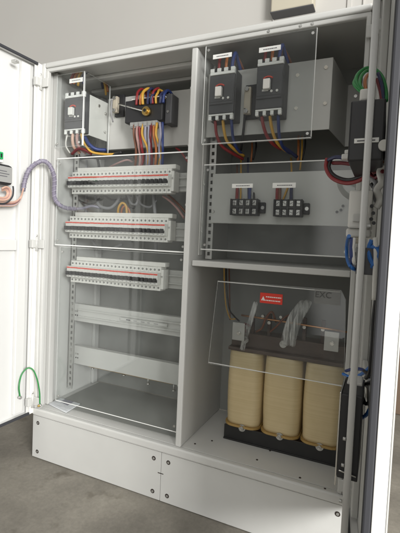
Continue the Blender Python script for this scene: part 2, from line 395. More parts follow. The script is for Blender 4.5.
# terminal block bar (right bay)
tb = MB(); tb.box((.690, .118, .967), (1.16, .120, 1.137), M['plate'], .0008, 1); tb.box((.690, .1202, 1.135), (1.16, .14, 1.137), M['plate'])
tb.box((.690, .1202, .967), (1.16, .14, .969), M['plate'])
tbo = tb.build('mounting_bar', cab)
for q in ((213.3, 211.5), (337, 212), (343, 206), (341, 210)):
    c = at(*q, .1175); one('screw', tbo, (c, c-Vector((0, .003, 0)), .006 if q[0] < 300 else .0042, M['steel'] if q[0] < 300 else M['hole'], 12))

# plinth
for k, (a, b) in enumerate(((0, .594), (.5955, W))):
    m_ = MB(); m_.box((a, .004, .002), (b, .03, P-.0015), M['paint'], .0015)
    if k == 0: m_.box((0, .0302, .002), (.02, D, P-.0015), M['paint'], .0015)
    else: m_.box((W-.02, .0302, .002), (W, D, P-.0015), M['paint'], .0015)
    po = m_.build('plinth_panel', cab)
    for x in ((a+.028, b-.028)):
        for z in (.028, .145):
            s = MB(); s.cyl((x, .0036, z), (x, .0030, z), .0075, M['screwhole'], 16); s.cyl((x, .0029, z), (x, .0018, z), .0045, M['zinc'], 6); s.build('screw', po)
m_ = MB(); m_.box((.584, .0030, .098), (.606, .0036, .1005), M['screwhole']); m_.build('scuff', po)

# ------------------------------------------------------------------ doors (leaf built along -Y from the hinge, then swung)
def door(hx, width, ang, sgn):
    """local frame: u along the leaf away from hinge, n the inner normal; sgn=+1 left door (inner face looks +X), -1 right door"""
    a = math.radians(ang)
    u = Vector((-sgn*math.sin(a), -math.cos(a), 0)); n = Vector((sgn*math.cos(a), -math.sin(a), 0))
    R4 = Matrix(((u.x, n.x, 0, hx), (u.y, n.y, 0, 0), (0, 0, 1, 0), (0, 0, 0, 1)))
    inn = M['doorpaint'] if sgn > 0 else M['paint_in']  # right door takes the darker paint: its shade is put into the colour
    z0, z1 = P+.008, T-.004; th = .022
    class L(MB):
        def build(s, name, parent):
            bmesh.ops.transform(s.bm, matrix=R4, verts=s.bm.verts)
            bmesh.ops.recalc_face_normals(s.bm, faces=s.bm.faces[:]); return MB.build(s, name, parent)
    m = L()
    m.box((.004, -th, z0), (width, -th+.003, z1), M['doorpaint'] if sgn > 0 else M['paint_in'], .001)  # right door skin darkened too, shade painted in
    m.box((.004, -th+.0032, z0), (.012, 0, z1), M['doorpaint'], .001); m.box((width-.008, -th+.0032, z0), (width, 0, z1), M['doorpaint'], .001)
    m.box((.0122, -th+.0032, z1-.008), (width-.0082, 0, z1), M['doorpaint'], .001); m.box((.0122, -th+.0032, z0), (width-.0082, 0, z0+.008), M['doorpaint'], .001)
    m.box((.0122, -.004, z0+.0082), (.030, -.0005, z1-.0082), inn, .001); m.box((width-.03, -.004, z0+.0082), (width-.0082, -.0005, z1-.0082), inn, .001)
    d = m.build('door', cab)
    g = L()
    g.box((.0005, -.012, z0+.002), (.0038, .006, z1-.002), M['white'], .001); g.box((.004, .0002, z0+.002), (.019, .006, z1-.002), M['white'], .002)
    g.box((width-.020, .0002, z0+.002), (width-.0005, .0125, z1-.002), M['rubber'], .003)
    g.box((.020, .0002, z1-.011), (width-.0165, .008, z1-.001), M['rubber'], .002); g.box((.020, .0002, z0+.001), (width-.0165, .008, z0+.011), M['rubber'], .002)
    g.build('gasket', d)
    s = L()
    for uu in ((.045, .085), (width-.12, width-.075)):
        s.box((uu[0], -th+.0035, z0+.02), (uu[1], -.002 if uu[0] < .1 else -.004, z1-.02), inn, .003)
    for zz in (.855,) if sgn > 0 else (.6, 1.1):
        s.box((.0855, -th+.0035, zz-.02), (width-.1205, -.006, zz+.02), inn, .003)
    s.build('stiffener', d)
    return d, L, u, n
dl, LL, ul, nl = door(0, .76, 2.6, 1)
dr, LR, ur, nr = door(W, .55, 5.7, -1)
# hinges
def hinge(x, sg, z, d):
    m = MB(); m.cyl((x, -.006, z-.028), (x, -.006, z+.028), .0075, M['paint'], 14)
    m.box((x+sg*.0235-.016, -.0075, z-.017), (x+sg*.0235+.016, -.0025, z+.017), M['paint'], .002)
    m.box((x-.010, -.034, z-.016), (x+.010, -.0145, z+.016), M['paint'], .003)
    m.cyl((x, -.006, z+.0285), (x, -.006, z+.036), .004, M['zinc'], 10)
    m.build('hinge', cab)
for z in (1.482, .862, .235): hinge(.004, 1, z, dl)
for z in (1.482, .862, .235): hinge(W+.008, -1, z, dr)
# left door: catch at the top
m_ = MB(); c = atx(14, 62, .0)
m_.box((c.x-.002, c.y-.012, c.z-.006), (c.x+.02, c.y+.006, c.z+.004), M['zinc'], .002); m_.build('catch', dl)
# right door: latch rod on stand-offs
p0 = at(345, 533, -.405); p1 = at(376, 0, -.405); xr = (p0.x+p1.x)/2
rod = one('latch_rod', dr, ((xr+.001, -.405, .20), (xr-.001, -.405, T-.035), .0062, M['doorpaint'], 18))
for q in ((346, 466), (349.5, 440), (347, 503)):
    z = at(*q, -.405).z; one('rod_pin', rod, ((xr-.0065, -.405, z), (xr-.0115, -.405, z), .0032, M['zinc'], 10))
for z in (T-.03,):
    m_ = MB(); m_.box((xr-.009, -.415, z-.009), (xr+.026, -.395, z+.0), M['zinc'], .002); m_.build('rod_guide', rod)

# ------------------------------------------------------------------ acrylic covers
def pane(name, lo, hi, label, group='clear acrylic safety covers', extra=()):
    t = thing(name, ((lo[0]+hi[0])/2, lo[1], lo[2]), label, 'safety cover', group)
    def sheet(lo, hi, nm):
        b = bmesh.new(); bmesh.ops.create_cube(b, size=1); lo, hi = Vector(lo), Vector(hi); d = hi-lo; c = (lo+hi)/2
        for v in b.verts: v.co = Vector((v.co.x*d.x, v.co.y*d.y, v.co.z*d.z))+c
        bmesh.ops.bevel(b, geom=b.edges[:], offset=.0014, segments=1, profile=.5, affect='EDGES')
        b.normal_update(); thin = min(range(3), key=lambda k: d[k])
        m = MB(); m.mi(M['acrylic']); m.mi(M['acdim'])
        for f in b.faces: f.material_index = 0 if abs(f.normal[thin]) > .9 else 1
        me = bpy.data.meshes.new('t'); b.to_mesh(me); b.free(); m.bm.from_mesh(me); bpy.data.meshes.remove(me)
        return m.build(nm, t)
    sheet(lo, hi, 'front_sheet')
    for e in extra: sheet(e[0], e[1], 'side_sheet')
    return t, sheet
def knob(t, spots, y):
    m = MB()
    for x, z in spots: m.cyl((x, y, z), (x, y-.006, z), .006, M['zinc'], 12)
    if spots: m.build('fixing_screw', t)
cv1, sh = pane('acrylic_cover', (.050, .0445, .8585), (.636, .0485, 1.203), 'clear acrylic cover in front of the two upper miniature breaker rows')
cv2, sh = pane('acrylic_cover', (.075, .0445, .232), (.632, .0485, .8545), 'clear acrylic cover over the lowest breaker row and empty white bars')
cv3, sh = pane('acrylic_cover', (.040, .0405, 1.245), (.1785, .045, T-.034), 'clear acrylic box cover around the dark breaker in the left bay', extra=(((.1742, .0452, 1.245), (.1785, .200, T-.034)),))
cv4, sh = pane('acrylic_cover', (.690, .013, 1.212), (1.038, .017, T-.034), 'tall clear acrylic cover in front of the two dark breakers side by side')
cv5, sh = pane('acrylic_cover', (.680, .061, .872), (1.162, .065, 1.160), 'wide clear acrylic cover in front of the two black terminal blocks')
def strip(t, a, b, h=.0035):
    m = MB(); m.box((a[0], a[1]-.0016, a[2]), (b, a[1]-.0002, a[2]+h), M['acglint'], .0005, 1); m.build('edge_glint_strip', t)  # added white strip paints the bright line along a sheet edge
strip(cv1, (.052, .0445, 1.1985), .634, .0042); strip(cv1, (.052, .0445, .8595), .634, .0042); strip(cv2, (.077, .0445, .2335), .630, .003)
strip(cv5, (.682, .061, 1.1555), 1.16, .003); strip(cv5, (.682, .061, .8735), 1.16, .003); strip(cv4, (.692, .013, 1.2135), 1.036, .002)
def name_label(t, lo, hi, y, tilt=0.):
    m = MB(); m.box((lo[0], y-.0012, lo[1]), (hi[0], y-.0002, hi[1]), M['label'], .0003, 1); p = m.build('name_label', t)
    m = MB(); x = lo[0]+.2*(hi[0]-lo[0]); zc = (lo[1]+hi[1])/2; x2 = hi[0]-.18*(hi[0]-lo[0])
    while x < x2:
        w = random.uniform(.003, .006); m.box((x, y-.0016, zc-.0013), (min(x+w, x2+.002), y-.00125, zc+.0013), M['ink']); x += w+.0012
    m.build('lettering', p)
def lab_px(t, a, b, y):
    p, q = at(*a, y), at(*b, y); name_label(t, (p.x, min(p.z, q.z)), (q.x, max(p.z, q.z)), y)
lab_px(cv3, (69.5, 83.5), (83, 77), .042)
lab_px(cv4, (213, 59.5), (232, 52), .014); lab_px(cv4, (259, 53), (281, 44.5), .014)
lab_px(cv5, (232, 188), (253, 183.5), .062); lab_px(cv5, (272.5, 188), (296, 182.5), .062)
# transformer cover
cv6 = thing('acrylic_cover', (.94, .1, .48), 'clear acrylic hood with a red warning sticker in front of the transformer', 'safety cover', 'clear acrylic safety covers')
m = MB(); m.mi(M['acrylic']); m.mi(M['acdim']); b = bmesh.new()
def quad_sheet(p, tn):
    fr_ = [m.bm.verts.new(v) for v in p]; bk = [m.bm.verts.new(Vector(v)+Vector(tn)) for v in p]
    f = m.bm.faces.new(fr_); f.material_index = 0; f = m.bm.faces.new(bk[::-1]); f.material_index = 0
    n = len(p)
    for k in range(n):
        f = m.bm.faces.new((fr_[k], bk[k], bk[(k+1) % n], fr_[(k+1) % n])); f.material_index = 1
quad_sheet([(.719, .082, .482), (1.163, .082, .488), (1.152, .098, .745), (1.137, .1, .773), (.733, .1, .769)], (0, .004, 0))
bmesh.ops.recalc_face_normals(m.bm, faces=m.bm.faces[:])
bmesh.ops.bevel(m.bm, geom=[e for e in m.bm.edges if any(f.material_index == 1 for f in e.link_faces) and any(f.material_index == 0 for f in e.link_faces)], offset=.0015, segments=1, affect='EDGES')
m.bm.normal_update()
for f in m.bm.faces: f.material_index = 0 if f.calc_area() > .05 else 1
m.build('front_sheet', cv6)
yst = .0955
def vstrip(t, x, y, z0, z1, w=.003):
    m = MB(); m.box((x, y-.0016, z0), (x+w, y-.0002, z1), M['acglint'], .0005, 1); m.build('edge_glint_strip', t)
vstrip(cv3, .1755, .0405, 1.247, T-.036); vstrip(cv3, .1745, .1998, 1.247, T-.036, .004); vstrip(cv4, 1.0355, .013, 1.217, T-.036, .0022); vstrip(cv4, .6905, .013, 1.217, T-.036, .0018)
for t, y, spots in ((cv1, .0445, ((.066, 1.18), (.066, .88), (.624, 1.18), (.624, .88))), (cv2, .0445, ((.092, .835), (.092, .255), (.62, .835), (.62, .255))),
                    (cv5, .061, ((.697, 1.14), (.697, .89), (1.145, 1.14), (1.145, .89))), (cv4, .013, ((.702, T-.05), (1.026, T-.05), (.702, 1.226), (1.026, 1.226))), (cv3, .0405, ((.053, 1.258), (.163, 1.258)))):
    for x, z in spots: one('fixing_screw', t, ((x, y-.0003, z), (x, y-.004, z), .0042, M['zinc'], 12))
strip(cv6, (.735, .0985, .7655), 1.135, .003); strip(cv6, (.722, .0815, .4865), 1.16, .0025)
p, q = at(260, 302.5, yst), at(283, 294.5, yst)
m = MB(); m.box((p.x, yst-.003, p.z), (q.x, yst-.002, q.z), M['redsticker'], .0004, 1, rot=Matrix.Rotation(0, 4, 'X')); stk = m.build('warning_sticker', cv6)
m = MB(); zc = (p.z+q.z)/2; y = yst-.0034
m.prism([(p.x+.006, zc-.005), (p.x+.016, zc-.005), (p.x+.011, zc+.006)], 'y', y-.0004, y, M['label'])
for row, (x0, x1) in enumerate(((p.x+.02, q.x-.004), (p.x+.005, q.x-.006))):
    x = x0; z = zc+.003 if row == 0 else zc-.0085
    while x < x1: w = random.uniform(.003, .007); m.box((x, y-.0004, z), (min(x+w, x1), y, z+.0032), M['label']); x += w+.0014
m.build('sticker_print', stk)
m_ = MB(); 
for q, s in (((238.5, 331), 1), ((331.5, 341), 1)):
    c = at(*q, .105); b_ = MB(); b_.box((c.x-.0215, .1042, c.z-.032), (c.x+.0215, .1062, c.z+.028), M['zinc'], .0012)
    b_.box((c.x-.0215, .1064, c.z-.032), (c.x+.0215, .16, c.z-.030), M['zinc'], .0005)
    pl = b_.build('fixing_plate', cv6)
    MB().cyl((c.x+.003, .1038, c.z-.006), (c.x+.003, .0975, c.z-.006), .0075, M['steel'], 6).cyl((c.x+.003, .0975, c.z-.006), (c.x+.003, .092, c.z-.006), .0045, M['steel'], 12).build('bolt', pl)
# embossed translucent tag with letters in the top right corner of the hood
M['tagfilm'] = mat('grey_tag', (.40, .40, .38), .4); M['tagtext'] = mat('grey_tag_letter', (.07, .07, .068), .5)
for k_, f_ in (('tagfilm', .22), ('tagtext', .45)):
    nt_ = M[k_].node_tree; tr_ = nt_.nodes.new('ShaderNodeBsdfTransparent'); mx_ = nt_.nodes.new('ShaderNodeMixShader'); mx_.inputs[0].default_value = f_
    nt_.links.new(tr_.outputs[0], mx_.inputs[1]); nt_.links.new(nt_.nodes['Principled BSDF'].outputs[0], mx_.inputs[2]); nt_.links.new(mx_.outputs[0], nt_.nodes['Material Output'].inputs['Surface'])
p, q = at(314, 303, .094), at(341, 290.5, .094)
m = MB(); m.box((p.x, .0915, p.z), (q.x, .0925, q.z), M['tagfilm'], .0004, 1); tg = m.build('name_tag', cv6)
text_mesh('EXC', .026, M['tagtext'], ((p.x+q.x)/2-.012, .0912, (p.z+q.z)/2+.004), parent=tg)

# ------------------------------------------------------------------ miniature breakers (three rows)
MW = .018
def mcb_proto():
    t = thing('miniature_breaker', (0, 0, 0), '', 'breaker')
    w = MW*.485; b = MB()
    b.prism([(.012, -.045), (.053, -.045), (.053, .045), (.012, .045), (.012, .024), (-.012, .023), (-.013, -.021), (.012, -.023)], 'x', -w, w, M['mcbwhite'], .0007)
    for z in (.034, -.034): b.cyl((0, .0125, z), (0, .0113, z), .0036, M['hole'], 14); b.cyl((0, .0112, z), (0, .0108, z), .0022, M['zinc'], 6)
    b.box((-w+.0004, -.0136, .0150), (w-.0004, -.0124, .0205), M['redmark'])
    b.box((-.004, -.0137, -.0175), (.003, -.0129, -.0150), M['grey'])
    b.build('body', t)
    m = MB(); m.box((-w-.0003, -.0155, -.0120), (w+.0003, -.0128, -.0020), M['toggle'], .0006, 1); m.build('toggle_slot', t)
    m = MB(); m.box((-.0055, -.0245, -.0115), (.0055, -.0126, .0035), M['toggle'], .0012); m.build('toggle', t)
    return t
proto = mcb_proto(); first = True
rows = [(26, .052, 1.118, 'top'), (26, .046, .936, 'middle'), (24, .060, .752, 'lowest')]
for n, x0, zc, nm in rows:
    for k in range(n):
        o = proto if first else copy_tree(proto); first = False
        o.location = (x0+MW*(k+.5), .118+random.uniform(-.0005, .0005), zc+random.uniform(-.0004, .0004))
        for ch in o.children:
            if ch.name.startswith('toggle') and not ch.name.startswith('toggle_slot'): ch.rotation_euler.x = random.uniform(-.03, .03)
        o['label'] = 'white miniature breaker with black toggle in the %s row of breakers' % nm
        o['group'] = 'miniature breakers in the %s row' % nm
        if k == 0: o['label'] = 'leftmost white miniature breaker of the %s row' % nm; 
        if k == n-1: o['label'] = 'rightmost white miniature breaker of the %s row' % nm
    # comb busbar cover along the top and end block
    b = tag(MB().box((x0+.022, .135, zc+.0455), (x0+n*MW+.014, .170, zc+.062), M['mcbwhite'], .002).build('busbar_cover'),
            'white busbar cover strip along the top of the %s breaker row' % nm, 'busbar cover', 'busbar cover strips')
    e = thing('end_stop', (x0+n*MW+.012, .15, zc-.04), 'grey end stop at the right end of the %s breaker row' % nm, 'end stop', 'end stops')
    MB().box((x0+n*MW+.0006, .128, zc-.038), (x0+n*MW+.012, .171, zc+.036), M['grey' if nm == 'none' else 'mcbwhite'], .002).build('body', e)
    MB().cyl((x0+n*MW+.006, .1276, zc+.01), (x0+n*MW+.006, .126, zc+.01), .0035, M['zinc'], 10).build('screw', e)

# ------------------------------------------------------------------ moulded-case breakers
def mccb(cx, z0, z1, w, yf, yb, label, npole=3):
    t = thing('moulded_breaker', (cx, yb, z0), label, 'breaker', 'dark moulded case breakers'); h = z1-z0; x0, x1 = cx-w/2, cx+w/2
    b = MB(); b.box((x0, yf+.012, z0+.004), (x1, yb, z1-.004), M['charcoal'], .003)
    b.box((x0+.001, yf, z0+.13*h), (x1-.001, yf+.0122, z1-.13*h), M['charcoal'], .003)
    b.box((x0+.003, yf-.004, z0+.30*h), (x1-.003, yf+.0002, z1-.22*h), M['charcoal'], .002)
    b.build('body', t)
    # terminal shields: white crenellated pieces
    n = npole
    b = MB(); zz = z1-.13*h
    b.box((x0+.002, yf-.001, zz+.001), (x1-.002, yf+.011, zz+.010), M['label'], .0015)
    for k in range(n+1):
        x = x0+.009+(w-.018)*k/n; b.box((x-.0068, yf-.0005, zz+.0102), (x+.0068, yf+.0115, zz+.022), M['label'], .0012)
    for k in range(n):
        x = x0+.008+(w-.016)*(k+.5)/n; b.cyl((x, yf+.0025, zz+.016), (x, yf+.012, zz+.016), .006, M['black'], 10)
    b.build('terminal_shield', t)
    b = MB(); zz = z0+.13*h
    b.box((x0+.002, yf-.001, zz-.006), (x1-.002, yf+.011, zz-.001), M['label'], .0012)
    for k in range(n+1):
        x = x0+.007+(w-.014)*k/n; b.box((x-.0052, yf-.0005, zz-.0195), (x+.0052, yf+.0115, zz-.0062), M['label'], .0012)
    for k in range(n):
        x = x0+.007+(w-.014)*(k+.5)/n; b.cyl((x, yf+.003, zz-.013), (x, yf+.0119, zz-.013), .0065, M['black'], 10)
    b.build('terminal_shield', t)
    zc = z0+.55*h; xc = cx-.004
    b = MB(); 
    pts = [(xc+.019*math.cos(a), yf-.0046, zc+.004+.017*math.sin(a)) for a in [math.radians(d) for d in range(40, 150, 10)]]
    b.tube(pts, .0024, M['redmark'], 6, 1); b.build('red_arc', t)
    b = MB(); b.box((xc-.014, yf-.0045, zc-.022), (xc+.014, yf-.0002-.004, zc+.012), M['black'], .001)
    b.box((xc-.011, yf-.020, zc-.020), (xc+.010, yf-.0046, zc+.010), M['white'], .002)
    b.box((xc-.017, yf-.0055, zc-.0225), (xc+.003, yf-.0043, zc-.0165), M['white'], .0004); b.build('toggle', t)
    for dx in (.013, .030): one('test_button', t, ((xc+dx, yf-.0042, zc-.024), (xc+dx, yf-.0075, zc-.024), .0038, M['white'], 12))
    b = MB(); b.box((x0+.004, yf-.0046, z0+.345*h), (x1-.004, yf-.0041, z0+.352*h), M['black']); b.build('seam', t)
    return t
mccb(.7445, 1.292, 1.437+.02, .088, .030, .0975, 'left one of the two dark moulded breakers in the right bay')
mccb(.9005, 1.292, 1.447+.02, .085, .030, .0975, 'right one of the two dark moulded breakers in the right bay')
mccb(.108, 1.300, 1.462, .100, .068, .0995, 'dark moulded breaker in the top left corner of the left bay')

# beige links on black bases next to the breakers
def link(cx, y, z0, z1, w, label):
    t = thing('fuse_link', (cx, y, z0), label, 'fuse link', 'beige fuse links')
    MB().box((cx-w*.55, y-.012, z0), (cx+w*.75, y, z1), M['black'], .002).build('base', t)
    MB().box((cx-w*.5, y-.03, z0+.012), (cx+w*.15, y-.0122, z1-.012), M['beige'], .003).build('link_body', t)
    for z in (z0+.02, z1-.02): one('terminal_screw', t, ((cx-w*.2, y-.0302, z), (cx-w*.2, y-.036, z), .007, M['steel'], 12))
link(.825, .0975, 1.305, 1.415, .035, 'beige fuse link on a black base between the two dark breakers')
pa, pb = at(120, 95, .2), at(120, 117, .2); link(pa.x, .2045, pb.z, pa.z, .034, 'beige fuse link on a black base left of the isolator')

# isolator with brass shaft
iso = thing('isolator_switch', (.40, .16, 1.33), 'black isolator with a brass ring on its front in the left bay', 'isolator')
MB().box((.300, .135, 1.345), (.468, .204, 1.43), M['black'], .004).box((.470, .15, 1.335), (.498, .204, 1.445), M['charcoal'], .003).build('body', iso)
m_ = MB(); m_.box((.33, .1325, 1.4305), (.475, .150, 1.4345), M['wwhite'], .001); m_.build('top_strip', iso); m_ = MB(); m_.box((.33, .128, 1.322), (.45, .160, 1.3445), M['grey'], .002)
for k in range(6): m_.box((.333+k*.02, .124, 1.326), (.346+k*.02, .1278, 1.342), M['grey'], .001)
m_.build('terminal_strip', iso)
c = at(147, 111.5, .13)
m_ = MB(); m_.cyl((c.x, .1348, c.z), (c.x, .120, c.z), .017, M['brass'], 24); m_.cyl((c.x, .1198, c.z), (c.x, .112, c.z), .011, M['brass'], 16); m_.cyl((c.x, .1118, c.z), (c.x, .1112, c.z), .006, M['hole'], 12)
m_.build('brass_ring', iso)
MB().tube([at(119, 104, .15), at(133, 108, .13), at(146, 111.5, .118)], .0038, M['steel'], 8, 4).build('shaft_rod', iso)
s_ = MB(); c2_ = at(168.5, 111.5, .149); s_.cyl((.484, .1498, c2_.z), (.484, .146, c2_.z), .005, M['steel'], 12); s_.build('screw', iso)

# terminal blocks
def tblock(x0, x1, zc, label):
    t = thing('terminal_block', ((x0+x1)/2, .118, zc-.025), label, 'terminal block', 'black four way terminal blocks'); w = x1-x0
    b = MB(); b.box((x0, .085, zc-.027), (x1, .1178, zc+.027), M['black'], .002)
    b.box((x1+.0003, .105, zc-.018), (x1+.020, .1178, zc+.018), M['black'], .003); b.box((x0-.008, .105, zc-.018), (x0-.0003, .1178, zc+.018), M['black'], .003)
    for k in range(5): x = x0+w*k/4; b.box((x-.0022, .078, zc-.027), (x+.0022, .0848, zc+.027), M['black'], .0008)
    b.box((x0+.0022, .079, zc-.002), (x1-.0022, .0848, zc+.002), M['black'], .0005)
    b.build('body', t)
    for k in range(4):
        x = x0+w*(k+.5)/4
        for z in (zc+.014, zc-.014):
            m = MB(); m.box((x-.006, .0822, z-.0085), (x+.006, .0848, z+.0085), M['steel'], .001); m.cyl((x, .082, z), (x, .0795, z), .0048, M['steel'], 10)
            m.box((x-.005, .0788, z-.0007), (x+.005, .0794, z+.0007), M['hole'], rot=Matrix.Rotation(random.uniform(-.8, .8), 4, 'Y'))
            m.build('terminal_screw', t)
    MB().cyl((x1+.012, .1048, zc), (x1+.012, .102, zc), .006, M['steel'], 12).build('fixing_screw', t)
tblock(.776, .866, 1.020, 'black terminal block with eight screws on the left under its white label')
tblock(.922, 1.008, 1.018, 'black terminal block with eight screws on the right nearer the white contactor')

# ------------------------------------------------------------------ transformer
tr = thing('transformer', (.95, .24, P+.03), 'three coil transformer with yellow taped windings on a black steel base', 'transformer')
ZF = P+.0297
def rrect(x0, x1, y0, y1, r, n=6):
    out = []
    for cx, cy, a0 in ((x1-r, y1-r, 0), (x0+r, y1-r, 90), (x0+r, y0+r, 180), (x1-r, y0+r, 270)):
        for k in range(n+1):
            a = math.radians(a0+90*k/n); out.append((cx+r*math.cos(a), cy+r*math.sin(a)))
    return out
def coil(x0, x1, y0, y1, z0, z1):
    b = bmesh.new(); prof = []; N = 26; rings = []
    for i in range(N+1):
        z = z0+(z1-z0)*i/N; bulge = .0035*math.sin(math.pi*i/N) + random.uniform(-.0002, .0002)
        rings.append([b.verts.new((x, y, z)) for x, y in rrect(x0-bulge, x1+bulge, y0-bulge, y1+bulge, .034)])
    n = len(rings[0])
    for i in range(N):
        for k in range(n):
            f = b.faces.new((rings[i][k], rings[i][(k+1) % n], rings[i+1][(k+1) % n], rings[i+1][k])); f.smooth = True
    b.faces.new(rings[0][::-1]); b.faces.new(rings[-1])
    m = MB(); m._merge(b, M['coil']); return m
for x0, x1 in ((.766, .886), (.898, 1.022), (1.034, 1.156)):
    c = coil(x0, x1, .152, .33, .262, .522).build('coil', tr)
    m = MB(); m.prism(rrect(x0-.006, x1+.004, .146, .336, .036), 'z', .2545, .2615, M['varnish']); m.build('end_flange', c)
m = MB()
m.box((.775, .185, .2325), (1.150, .30, .2540), M['yoke'], .002); m.box((.770, .185, .5225), (1.152, .30, .572), M['yoke'], .003)
for x in (.826, .960, 1.095): m.box((x-.02, .19, .2542), (x+.02, .29, .5222), M['yoke'])
m.build('core', tr)
m = MB(); m.box((.766, .150, .5235), (1.158, .1845, .536), M['yoke'], .002); m.box((.77, .172, .5362), (1.156, .1845, .585), M['yoke'], .002); m.build('top_clamp', tr)
m = MB(); m.prism([(.145, ZF), (.205, ZF), (.205, ZF+.006), (.157, ZF+.006), (.157, .2535), (.151, .2535), (.151, ZF+.006), (.145, ZF+.006)], 'x', .765, 1.165, M['blackmetal'], .001)
m.box((.765, .30, ZF), (1.165, .345, .2535), M['blackmetal'], .002); m.box((.775, .2055, ZF), (1.15, .2995, .2324), M['blackmetal']); base = m.build('base_frame', tr)
for q in ((242, 428), (279.5, 436.5), (319.5, 447)):
    c = at(*q, .151)
    b = MB().cyl((c.x, .1508, c.z), (c.x, .1492, c.z), .0125, M['zinc'], 18).cyl((c.x, .1490, c.z), (c.x, .141, c.z), .0082, M['zinc'], 6).cyl((c.x, .141, c.z), (c.x, .134, c.z), .0045, M['steel'], 10).build('bolt', tr)
m = MB(); m.tube([(.80, .178, .645), (.95, .178, .641), (1.17, .178, .632)], .0035, M['copper'], 8, 3); m.build('busbar', tr)
for x in (.84, .90, .96, 1.02, 1.08): m = MB(); m.box((x-.006, .186, .5725), (x+.006, .196, .66), M['yoke'], .001); m.cyl((x, .1855, .63), (x, .180, .63), .006, M['steel'], 8); m.build('terminal_tag', tr)
for q in ((245, 340), (283, 344.5)): c = at(*q, .15); one('terminal_stud', tr, ((c.x, .1715, c.z), (c.x, .155, c.z), .009, M['steel'], 14), ((c.x, .155, c.z), (c.x, .150, c.z), .012, M['zinc'], 14))
for q in ((281, 317), (263, 316)): c = at(*q, .16); one('terminal_stud', tr, ((c.x, .17, c.z), (c.x, .155, c.z), .005, M['steel'], 10))
for pts, lab in (([(242, 350, .135), (245, 338, .13), (249, 325, .125), (253, 312, .13), (256, 302, .15)], 'flat lead in a pale clear sleeve above the left coil'),
                 ([(284, 345, .135), (287, 332, .128), (292, 318, .122), (299, 308, .13), (304, 302, .155)], 'broad flat lead in a pale clear sleeve above the middle coil'),
                 ([(291, 346, .135), (294, 332, .128), (299, 318, .122), (305, 308, .13), (309, 301, .155)], 'narrower pale sleeved lead just right of the broad one')):
    pw('sleeve', pts, .013 if 'broad' in lab else .009, lab, 'sleeved transformer leads', flat=(0, 1, 0), n=12)
pw('brown', [(276, 322, .19), (272, 312, .17), (266, 318, .17), (262, 328, .18), (256, 332, .19)], .004, 'brown lead curling below the red warning sticker', 'transformer leads')
pw('darkred', [(250, 326, .18), (244, 324, .16), (246, 332, .17)], .004, 'dark red lead beside the left fixing plate', 'transformer leads')
pw('brown', [(292, 314, .19), (284, 318, .17), (277, 326, .17), (270, 332, .185)], .0035, 'thin brown lead crossing between the two pale sleeves', 'transformer leads')
pw('yellow', [(224, 262, .25), (224.5, 285, .25), (226, 305, .24), (230, 318, .2), (235, 319, .16)], .0025, 'thin yellow wire dropping from the shelf to the left fixing plate', 'thin wires beside the transformer')
pw('wblack', [(226, 262, .26), (226.5, 285, .25), (229, 308, .23), (234, 316, .18), (239, 321, .15)], .003, 'thin black wire dropping from the shelf to the left fixing plate', 'thin wires beside the transformer')
pw('brown', [(229, 262, .3), (229.5, 290, .3), (230, 320, .3)], .003, 'thin brown wire against the back wall left of the transformer', 'thin wires beside the transformer')

# ------------------------------------------------------------------ cables
G1 = 'cables leaving the left dark breaker of the right bay'
pw('red', [(215, 117, .045), (215.5, 125, .045), (217, 136, .055), (222, 146, .075), (232, 153, .1), (243, 159, .14)], .0052, 'dark red cable below the left breaker of the right bay', G1)
pw('yellow', [(222.5, 116, .045), (224, 130, .05), (227, 141, .065), (234, 149, .09), (244, 156, .14)], .005, 'yellow cable below the left breaker of the right bay', G1)
pw('blue', [(231, 115, .045), (232, 128, .05), (233.5, 140, .07), (238, 150, .1), (244, 156, .15)], .005, 'blue cable below the left breaker of the right bay', G1)
pw('wblack', [(245, 108, .07), (244.5, 120, .08), (242.5, 138, .09), (241, 150, .12)], .0042, 'black cable hanging from the beige link between the breakers', G1)
G2 = 'cables leaving the right dark breaker of the right bay'
pw('red', [(261.5, 112, .045), (263, 124, .045), (267, 136, .06), (273, 144, .08), (281, 149, .11)], .0052, 'dark red cable below the right breaker of the right bay', G2)
pw('yellow', [(269.5, 111, .045), (271, 124, .05), (274, 136, .065), (279, 145, .09), (286, 151, .13)], .005, 'yellow cable below the right breaker of the right bay', G2)
pw('blue', [(278, 110, .045), (278.5, 124, .05), (279.5, 137, .07), (283, 147, .1), (290, 153, .14)], .005, 'blue cable below the right breaker of the right bay', G2)
pw('navy', [(280, 145, .1), (288, 150, .12), (297, 157, .15)], .0055, 'navy sleeved cable bundle running right under the right breaker', G2)
G3 = 'thin cables hanging behind the wide acrylic cover'
for k, (c, x0, x1, y0, y1) in enumerate((('orange', 298.5, 298, 136, 162), ('yellow', 302, 300, 136, 170), ('wblack', 305, 302, 136, 160), ('orange', 252, 251, 142, 162), ('wblack', 256, 253, 140, 160),
                                         ('yellow', 241, 240.5, 158, 200), ('yellow', 291, 283, 158, 200), ('navy', 248, 248.5, 158, 200), ('brown', 237, 236, 164, 200), ('wblack', 254, 254, 180, 200))):
    yy = .2 if y1 < 180 else .1
    pw(c, [(x0, y0, .22), (x0, (y0+y1)/2-2, .2 if yy == .2 else .14), (x1, y1, yy)], .0032 if k != 0 else .004,
       ['orange cable right of centre under the breaker bracket', 'yellow cable right of centre under the breaker bracket', 'black cable rightmost under the breaker bracket', 'orange cable left of centre under the breaker bracket',
        'black cable left of centre under the breaker bracket', 'yellow cable entering the left terminal block', 'yellow cable entering the right terminal block', 'navy cable entering the left terminal block',
        'brown cable entering the left terminal block', 'black cable entering the left terminal block'][k], G3)
